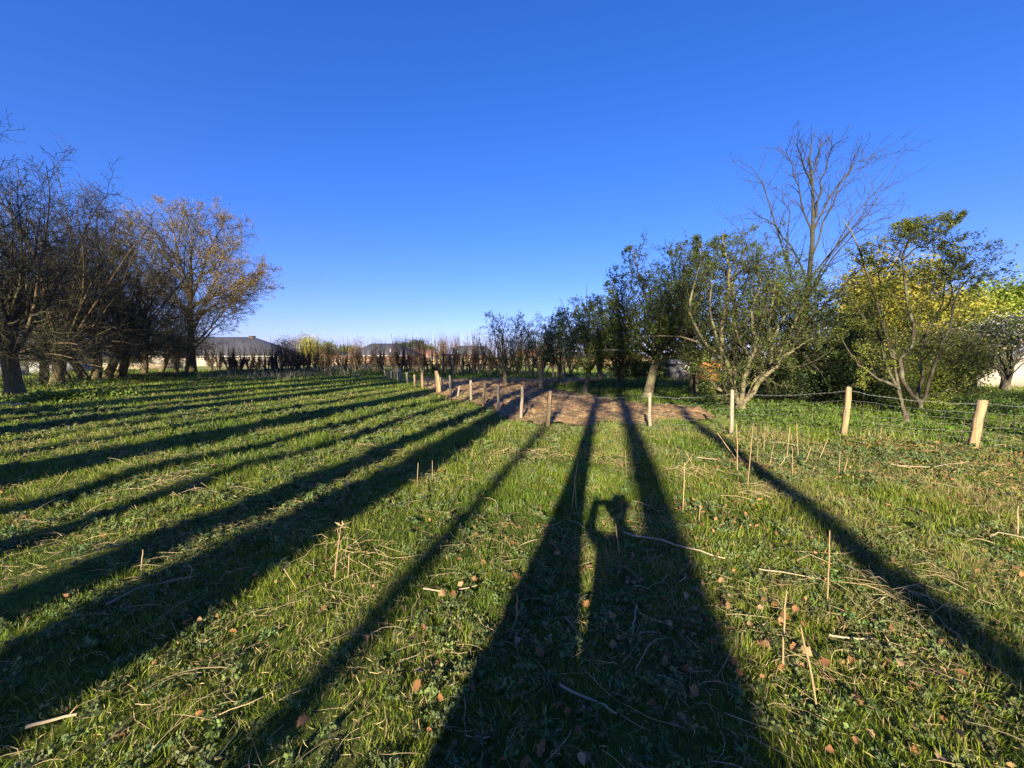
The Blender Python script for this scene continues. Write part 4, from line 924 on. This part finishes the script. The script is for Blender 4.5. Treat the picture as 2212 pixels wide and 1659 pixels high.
# low weed rosettes: leaves of small leaflets
g = Geo()
for (r0, r1, dn, sz) in ((.7, 3.5, 95, .0145), (3.5, 7, 60, .019), (7, 13, 24, .03)):
    x, y = scatter(r0, r1, dn); m = (NR.random(len(x)) < np.clip((fbm(x * .8, y * .8, 71) - .3) * 3.2, .03, 1)) & ~wsoil(x, y); x, y = x[m], y[m]; n = len(x)
    zb = hz(x, y); tone = np.array([.145, .19, .07]) * NR.uniform(.6, 1.35, (n, 1)) * NR.uniform(.88, 1.12, (n, 3)); rs = NR.uniform(.6, 1.5, n)
    for _ in range(7):
        az = NR.uniform(0, 6.283, n); L = NR.uniform(.03, .085, n) * rs; el = NR.uniform(.3, 1.3, n)
        for t in (.3, .5, .68, .85, 1.0):
            rr = L * t * np.cos(el); zz = zb + .01 + L * np.sin(el) * (t - .35 * t * t)
            for e in ((-1, 1) if t < 1 else (0,)):
                px = x + np.cos(az) * rr - np.sin(az) * e * sz * .35; py = y + np.sin(az) * rr + np.cos(az) * e * sz * .35
                g.leaves(np.stack([px, py, zz], 1), sz * (1.25 - .3 * t) * rs, tone, .12, up=.7, asp=.75)
tag(g.build('weeds', M_leaf), 'low lobed blue-green weeds growing through the grass', 'weeds', kind='stuff')

# straw: thin curved dead stems lying in the grass
def straw(n, rmax, L, r, patch=True):
    x, y = scatter(.8, rmax, n); 
    if patch: m = NR.random(len(x)) < np.clip((fbm(x * .9, y * .9, 62) - .36) * 4.5, .06, 1); x, y = x[m], y[m]
    m = ~wsoil(x, y); x, y = x[m], y[m]; br = []
    for a, b in zip(x, y):
        l = R.uniform(*L); az = R.uniform(0, 6.28); k = R.gauss(0, .24); z = hz1(a, b) + R.uniform(.01, .06); p = (a, b, z); pts = [p]; up = R.gauss(.12, .2)
        for i in range(4):
            p = (p[0] + math.cos(az) * l / 4, p[1] + math.sin(az) * l / 4, max(hz1(a, b) + .005, p[2] + up * l / 4)); az += k + R.gauss(0, .17); up -= .12; pts.append(p)
        q = R.uniform(.6, 1.3) * r; br.append((pts, [q, q, q, q * .8, q * .4]))
    return br
g = Geo(); g.tubes(straw(60, 4, (.06, .24), .0013), 3, col=(.44, .35, .2)); g.tubes(straw(26, 9, (.1, .32), .002), 3, col=(.44, .35, .2)); g.tubes(straw(2.2, 24, (.15, .42), .005), 3, col=(.40, .33, .2))
for r0, r1, dn, sz in ((.8, 4, 700, .045), (4, 9, 220, .07), (9, 20, 40, .13)):
    x, y = scatter(r0, r1, dn); m = ~wsoil(x, y) & (NR.random(len(x)) < np.clip((fbm(x * .9, y * .9, 62) - .3) * 3, .15, 1)); x, y = x[m], y[m]
    g.leaves(np.stack([x, y, hz(x, y) + NR.uniform(.0, .06, len(x))], 1), sz, (.33, .26, .13), .45, up=.1, asp=.08)
# dry heaps
def heap(px, py, n, spread, L, r, col=(.46, .36, .2)):
    x0, y0 = G(px, py); br = []
    for i in range(n):
        a, b = x0 + R.gauss(0, spread), y0 + R.gauss(0, spread * .8); az = R.uniform(0, 6.28); l = R.uniform(*L); z = hz1(a, b) + R.uniform(.02, .1)
        br.append(([(a, b, z), (a + math.cos(az) * l * .5, b + math.sin(az) * l * .5, z + R.uniform(-.01, .07)), (a + math.cos(az + .3) * l, b + math.sin(az + .3) * l, z - .01)], [r, r, r * .5]))
    return br
for px, py, n in ((380, 1050, 60), (1330, 1000, 50), (1650, 1080, 60), (1160, 985, 50), (760, 1210, 35), (1950, 1290, 40), (1480, 1030, 40)): g.tubes(heap(px, py, n, .22, (.1, .35), .003), 3, col=(.46, .36, .2))
for px, py in ((600, 815), (640, 813), (680, 812), (560, 816), (620, 819), (480, 815), (760, 812)):
    x0_, y0_ = G(px, py); g.tubes([make_path(R, (x0_ + R.gauss(0, 1.2), y0_ + R.gauss(0, .8), 0), norm((R.gauss(0, .3), R.gauss(0, .3), 1)), R.uniform(.25, .7), .013, 3, .1, 0, .5) for _ in range(55)], 3, col=(.3, .27, .2))
tag(g.build('straw', M_dry), 'dead straw and dry stems lying through the grass', 'straw', kind='stuff')
# dead sticks and stalks mixed into the tilled soil
br = []
for _ in range(900):
    a, b = R.uniform(-9, 8), R.uniform(9, 28)
    if not bool(wsoil(np.array([a]), np.array([b]))[0]): continue
    edge = not bool(inpoly(np.array([a - .7, a + .3]), np.array([b - .9, b + .3]), SOIL).all())
    if not edge and R.random() < .55: continue
    az = R.uniform(0, 6.28); l = R.uniform(.12, .5); z = float(soilz(np.array(a), np.array(b))) + .03
    br.append(([(a, b, z), (a + math.cos(az) * l / 2, b + math.sin(az) * l / 2, z + R.uniform(0, .09)), (a + math.cos(az) * l, b + math.sin(az) * l, z + R.uniform(-.02, .06))], [.006, .007, .004]))
g = Geo(); g.tubes(br, 3, col=(.42, .32, .2)); tag(g.build('soil_trash', M_dry), 'dead stalks and roots strewn over the tilled soil', 'plant debris', kind='stuff')

# leafy ground cover in the orchard and beyond the fence
def cover(g, poly, n, size, h, col, seed):
    P = np.array(poly); x = NR.uniform(P[:, 0].min(), P[:, 0].max(), n); y = NR.uniform(P[:, 1].min(), P[:, 1].max(), n)
    f = fbm(x * .8, y * .8, seed); m = inpoly(x, y, poly) & ~wsoil(x, y) & (NR.random(n) < np.clip((f - .25) * 3.5, .08, 1)); x, y, f = x[m], y[m], f[m]
    z = hz(x, y) + h * NR.random(len(x)) * np.clip(f * 1.7 - .1, .2, 1.2)
    g.leaves(np.stack([x, y, z], 1), size, np.array(col)[None] * (0.75 + .6 * NR.random((len(x), 1))), .25, up=.5, asp=.7)
g = Geo()
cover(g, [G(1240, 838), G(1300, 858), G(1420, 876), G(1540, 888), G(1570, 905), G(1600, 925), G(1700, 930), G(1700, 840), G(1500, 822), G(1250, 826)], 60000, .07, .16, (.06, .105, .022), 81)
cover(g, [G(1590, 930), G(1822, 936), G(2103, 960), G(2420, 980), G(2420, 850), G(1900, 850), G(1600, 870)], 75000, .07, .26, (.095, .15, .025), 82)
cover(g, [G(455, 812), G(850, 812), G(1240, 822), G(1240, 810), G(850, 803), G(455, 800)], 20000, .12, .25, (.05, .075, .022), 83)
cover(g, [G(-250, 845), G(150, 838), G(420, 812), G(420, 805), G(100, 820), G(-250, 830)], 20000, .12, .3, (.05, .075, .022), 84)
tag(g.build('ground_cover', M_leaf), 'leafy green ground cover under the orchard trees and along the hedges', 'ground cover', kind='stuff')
for px, py, w, lab in ((98, 868, .75, 'sunlit nettle clump nearest the thick dark pollard trunk'), (168, 864, .8, 'brightest nettle clump on the left, with a short stake in it'), (245, 858, .8, 'low sunlit nettle clump right of the brightest one')):
    x, y = G(px, py); r = empty('nettle_clump', (x, y, hz1(x, y)), lab, 'plant'); g = Geo(); n = 900
    P = np.stack([NR.normal(0, w * .55, n), NR.normal(0, w * .5, n), NR.random(n) * .42], 1); P[:, 2] *= np.exp(-(P[:, 0] ** 2 + P[:, 1] ** 2) / w ** 2)
    g.leaves(P, .10, (.14, .2, .03), .3, up=.4, asp=.7); g.build('foliage', M_leaf, r)
    g = Geo(); g.tubes([make_path(R, (R.gauss(0, w * .4), R.gauss(0, w * .4), 0), norm((R.gauss(0, .3), R.gauss(0, .3), 1)), .35, .008, 3, .1, 0, .5) for _ in range(25)], 3); g.build('stem', M_twig, r)

# dead leaves: the nearest as objects, the rest as one litter
def leaf_mesh(seed):
    R = random.Random(seed); g = Geo(); n = 7; wid = [.04, .34, .24, .42, .28, .22, .02]; curl = R.uniform(.4, 1.1); V = []
    for k in range(n):
        t = k / (n - 1)
        for e in (-1, 0, 1):
            w = wid[k] * R.uniform(.8, 1.2); V.append((t - .5, e * w, .12 * math.sin(t * 3.1 + seed) + abs(e) * w * curl * R.uniform(.6, 1.1)))
    q = [(k * 3 + s, k * 3 + s + 1, (k + 1) * 3 + s + 1, (k + 1) * 3 + s) for k in range(n - 1) for s in (0, 1)]
    b = R.choice([(.22, .11, .045), (.30, .18, .085), (.17, .085, .04), (.27, .145, .065), (.2, .12, .07), (.33, .22, .12)])
    g.add(V, quads=q, col=b); return g.mesh('fallen_leaf', M_dry, smooth=True)
lms = [leaf_mesh(i) for i in range(14)]
def leaf_spots(r0, r1, dn):
    x, y = scatter(r0, r1, dn, 1.4, .5); side = np.clip(.35 + x / (y * 1.3 + .5) * .65, .12, 1)
    m = (NR.random(len(x)) < side * np.clip((fbm(x * .8, y * .8, 91) - .2) * 2.4, .1, 1)) & ~wsoil(x, y); return x[m], y[m]
x, y = leaf_spots(1.2, 6, 120); d = np.hypot(x, y); o = np.argsort(d); x, y = x[o], y[o]
for i in range(min(300, len(x))):
    ob = bpy.data.objects.new('fallen_leaf', lms[R.randrange(14)]); COL.objects.link(ob); s = R.uniform(.025, .062)
    ob.location = (x[i], y[i], hz1(x[i], y[i]) + R.uniform(.025, .075)); ob.rotation_euler = (R.gauss(0, .5), R.gauss(0, .5), R.uniform(0, 6.28)); ob.scale = (s, s, s)
    tag(ob, 'curled brown dead leaf lying in the foreground grass', 'leaf', 'dead leaves in the foreground grass')
g = Geo(); X, Y = list(x[300:]), list(y[300:])
xb, yb = leaf_spots(6, 14, 34); X = np.concatenate([X, xb]); Y = np.concatenate([Y, yb])
for (pa, pb, n, sp) in (((1780, 955), (2212, 990), 260, .5), ((1560, 1000), (1650, 1020), 150, .15)):
    A = G(*pa); B = G(*pb); t = NR.random(n); X = np.concatenate([X, A[0] + (B[0] - A[0]) * t + NR.normal(0, sp, n)]); Y = np.concatenate([Y, A[1] + (B[1] - A[1]) * t + NR.normal(0, sp * .6, n)])
g.leaves(np.stack([X, Y, hz(X, Y) + NR.uniform(.02, .08, len(X))], 1), 0.042, (.24, .13, .06), .5, up=-.2, asp=.55)
tag(g.build('leaf_litter', M_dry), 'brown dead leaves strewn through the grass farther off', 'leaf litter', kind='stuff')

# dry upright stalks
STALKS = [((723, 1265), (735, 1140), .0055, 'thick dry stalk with a curled torn head, leaning at the left of the sunny foreground', 1),
          ((752, 1257), (755, 1195), .004, 'short dry stalk right beside the thick curled-headed one', 0), ((901, 1051), (903, 1000), .005, 'left one of two upright stalks at the wide shadow edge', 0), ((934, 1040), (934, 995), .005, 'right one of two upright stalks at the wide shadow edge', 0),
          ((1234, 1099), (1248, 992), .0045, 'long stalk in the trunk shadow crossing a shorter one, left of the photographer shadow', 0), ((1246, 1099), (1241, 1026), .004, 'shorter stalk of the crossing pair left of the photographer shadow', 0),
          ((1353, 1024), (1351, 972), .005, 'pale stalk standing above the photographer shadow', 0), ((1339, 1194), (1327, 1117), .0045, 'grey stalk inside the photographer shadow', 0),
          ((1788, 1296), (1792, 1146), .0045, 'tall straight stalk standing alone at the edge of the right shadow', 0), ((1690, 1440), (1697, 1276), .0045, 'tall near stalk at lower right, upright', 0), ((1769, 1524), (1731, 1356), .0045, 'nearest stalk at lower right, leaning left', 0),
          ((1614, 1058), (1627, 913), .0055, 'tallest stalk of the cluster before the fence', 0), ((1595, 998), (1549, 934), .006, 'stalk leaning steeply left before the grey fence post', 0), ((1593, 1025), (1592, 915), .005, 'upright stalk just left of the tallest in the cluster', 0),
          ((1475, 1100), (1480, 999), .005, 'upright stalk standing apart left of the cluster before the fence', 0), ((1724, 990), (1721, 915), .005, 'upright tall stalk at the right of the cluster before the fence', 0), ((2198, 1160), (2200, 1093), .005, 'stalk at the right picture edge beside a lying cane', 0),
          ((1115, 1345), (1118, 1284), .004, 'short lone stalk at the left rim of the photographer shadow', 0), ((304, 1243), (309, 1187), .004, 'grey stalk alone in the wide left shadow', 0), ((117, 1049), (147, 1017), .005, 'stalk slanting right on the far left bands of shade', 0), ((110, 1142), (109, 1113), .004, 'short stalk at the left edge in the sunlit band', 0)]
for b, t in (((1700, 988), (1706, 922)), ((1768, 995), (1789, 946)), ((1812, 1025), (1815, 974)), ((1822, 1025), (1831, 990)), ((1712, 1030), (1712, 964)), ((1661, 1009), (1672, 955)), ((1636, 997), (1637, 953)), ((1605, 1006), (1587, 969)), ((1500, 1020), (1481, 976)), ((1465, 1027), (1497, 981)),
             ((1497, 1038), (1511, 1002)), ((1522, 1025), (1522, 999)), ((1902, 950), (1904, 920)), ((1510, 1123), (1514, 1086)), ((1565, 997), (1563, 976)), ((1740, 1000), (1752, 965)), ((1680, 1010), (1700, 985)), ((1650, 975), (1652, 935)), ((1760, 985), (1775, 960))):
    STALKS.append((b, t, .0045, None, 0))
for b, t, rad, lab, head in STALKS:
    x, y = G(*b); T = at(t[0], t[1], y); z0 = hz1(x, y)
    tx = T[0] - x; tz = T[2] - z0; pts = [(0, 0, -.03)] + [(tx * k / 5 + R.gauss(0, .0015), R.gauss(0, .0012) * k, tz * k / 5) for k in range(1, 6)]
    if lab is None: lab = 'thin dry stalk in the cluster standing before the wire fence'; grp = 'thin dry stalks before the wire fence'
    else: grp = None
    g = Geo(); g.tubes([(pts, [rad * 1.1] * 4 + [rad, rad * .8])], 5, col=(.38, .28, .155))
    ro = g.build('dry_stalk', M_dry) if not head else empty('dry_stalk', (0, 0, 0), lab, 'stalk')
    ro.location = (x, y, z0); tag(ro, lab, 'stalk', grp)
    if head:
        g.build('stem', M_dry, ro); h = Geo(); c = pts[-1]
        h.tubes([make_path(R, c, norm((R.uniform(-1, 1), R.uniform(-1, 1), R.uniform(-.3, 1))), R.uniform(.05, .11), .0025, 5, .5, -.2, .5) for _ in range(7)], 3, col=(.5, .38, .22))
        h.leaves(np.array([c] * 5) + NR.normal(0, .015, (5, 3)), .05, (.5, .38, .2), .2, asp=.3); h.build('torn_head', M_dry, ro)
STICKS = [([(1345, 1155), (1427, 1173), (1493, 1192), (1572, 1209)], .008, 'long pale stick lying from the photographer shadow into the sun'), ([(60, 1596), (110, 1583), (170, 1571)], .008, 'thick bleached stick in the bottom left corner'),
          ([(2137, 1165), (2157, 1158), (2212, 1171)], .007, 'bent cane lying at the right picture edge'), ([(1209, 1506), (1250, 1525), (1298, 1539), (1331, 1565)], .006, 'frayed pale twig in the shade at bottom centre'), ([(1375, 1317), (1368, 1360), (1361, 1406)], .004, 'thin bleached twig pointing away in the photographer shadow'),
          ([(915, 1286), (955, 1291)], .006, 'short broken stick in the sunny grass left of the photographer shadow'), ([(990, 1287), (1030, 1277)], .005, 'short stick just right of a broken one in the sunny grass'), ([(1789, 1375), (1830, 1385), (1882, 1391)], .006, 'pale stick lying flat at lower right among dead leaves'),
          ([(1504, 997), (1570, 1002), (1635, 1011)], .007, 'twig lying across a heap of leaves before the stalk cluster'), ([(1640, 1231), (1700, 1238), (1770, 1250)], .005, 'thin stick lying between two tall stalks on the right'), ([(230, 1330), (300, 1290), (420, 1262)], .005, 'grey stick lying in the wide shadow on the left'), ([(1920, 1010), (2000, 1016), (2090, 1005)], .006, 'dark fallen twig on the grass near the right fence')]
for px, rad, lab in STICKS:
    P = [G(*p) for p in px]; c = P[0]; pts = [(p[0] - c[0], p[1] - c[1], hz1(*p) + .05 - hz1(*c)) for p in P]; pp = []
    for i in range(9):
        p, d, _ = lerp_path(pts, [1] * len(pts), i / 8); j = .007 * math.dist(pts[0], pts[-1]); pp.append((p[0] + R.gauss(0, j), p[1] + R.gauss(0, j), p[2] + R.gauss(0, j)))
    g = Geo(); g.tubes([(pp, [rad * (1.15 - .05 * i) for i in range(9)])], 5, col=(.46, .37, .25))
    o = g.build('stick', M_dry, smooth=True); o.location = (c[0], c[1], hz1(*c)); tag(o, lab, 'stick')
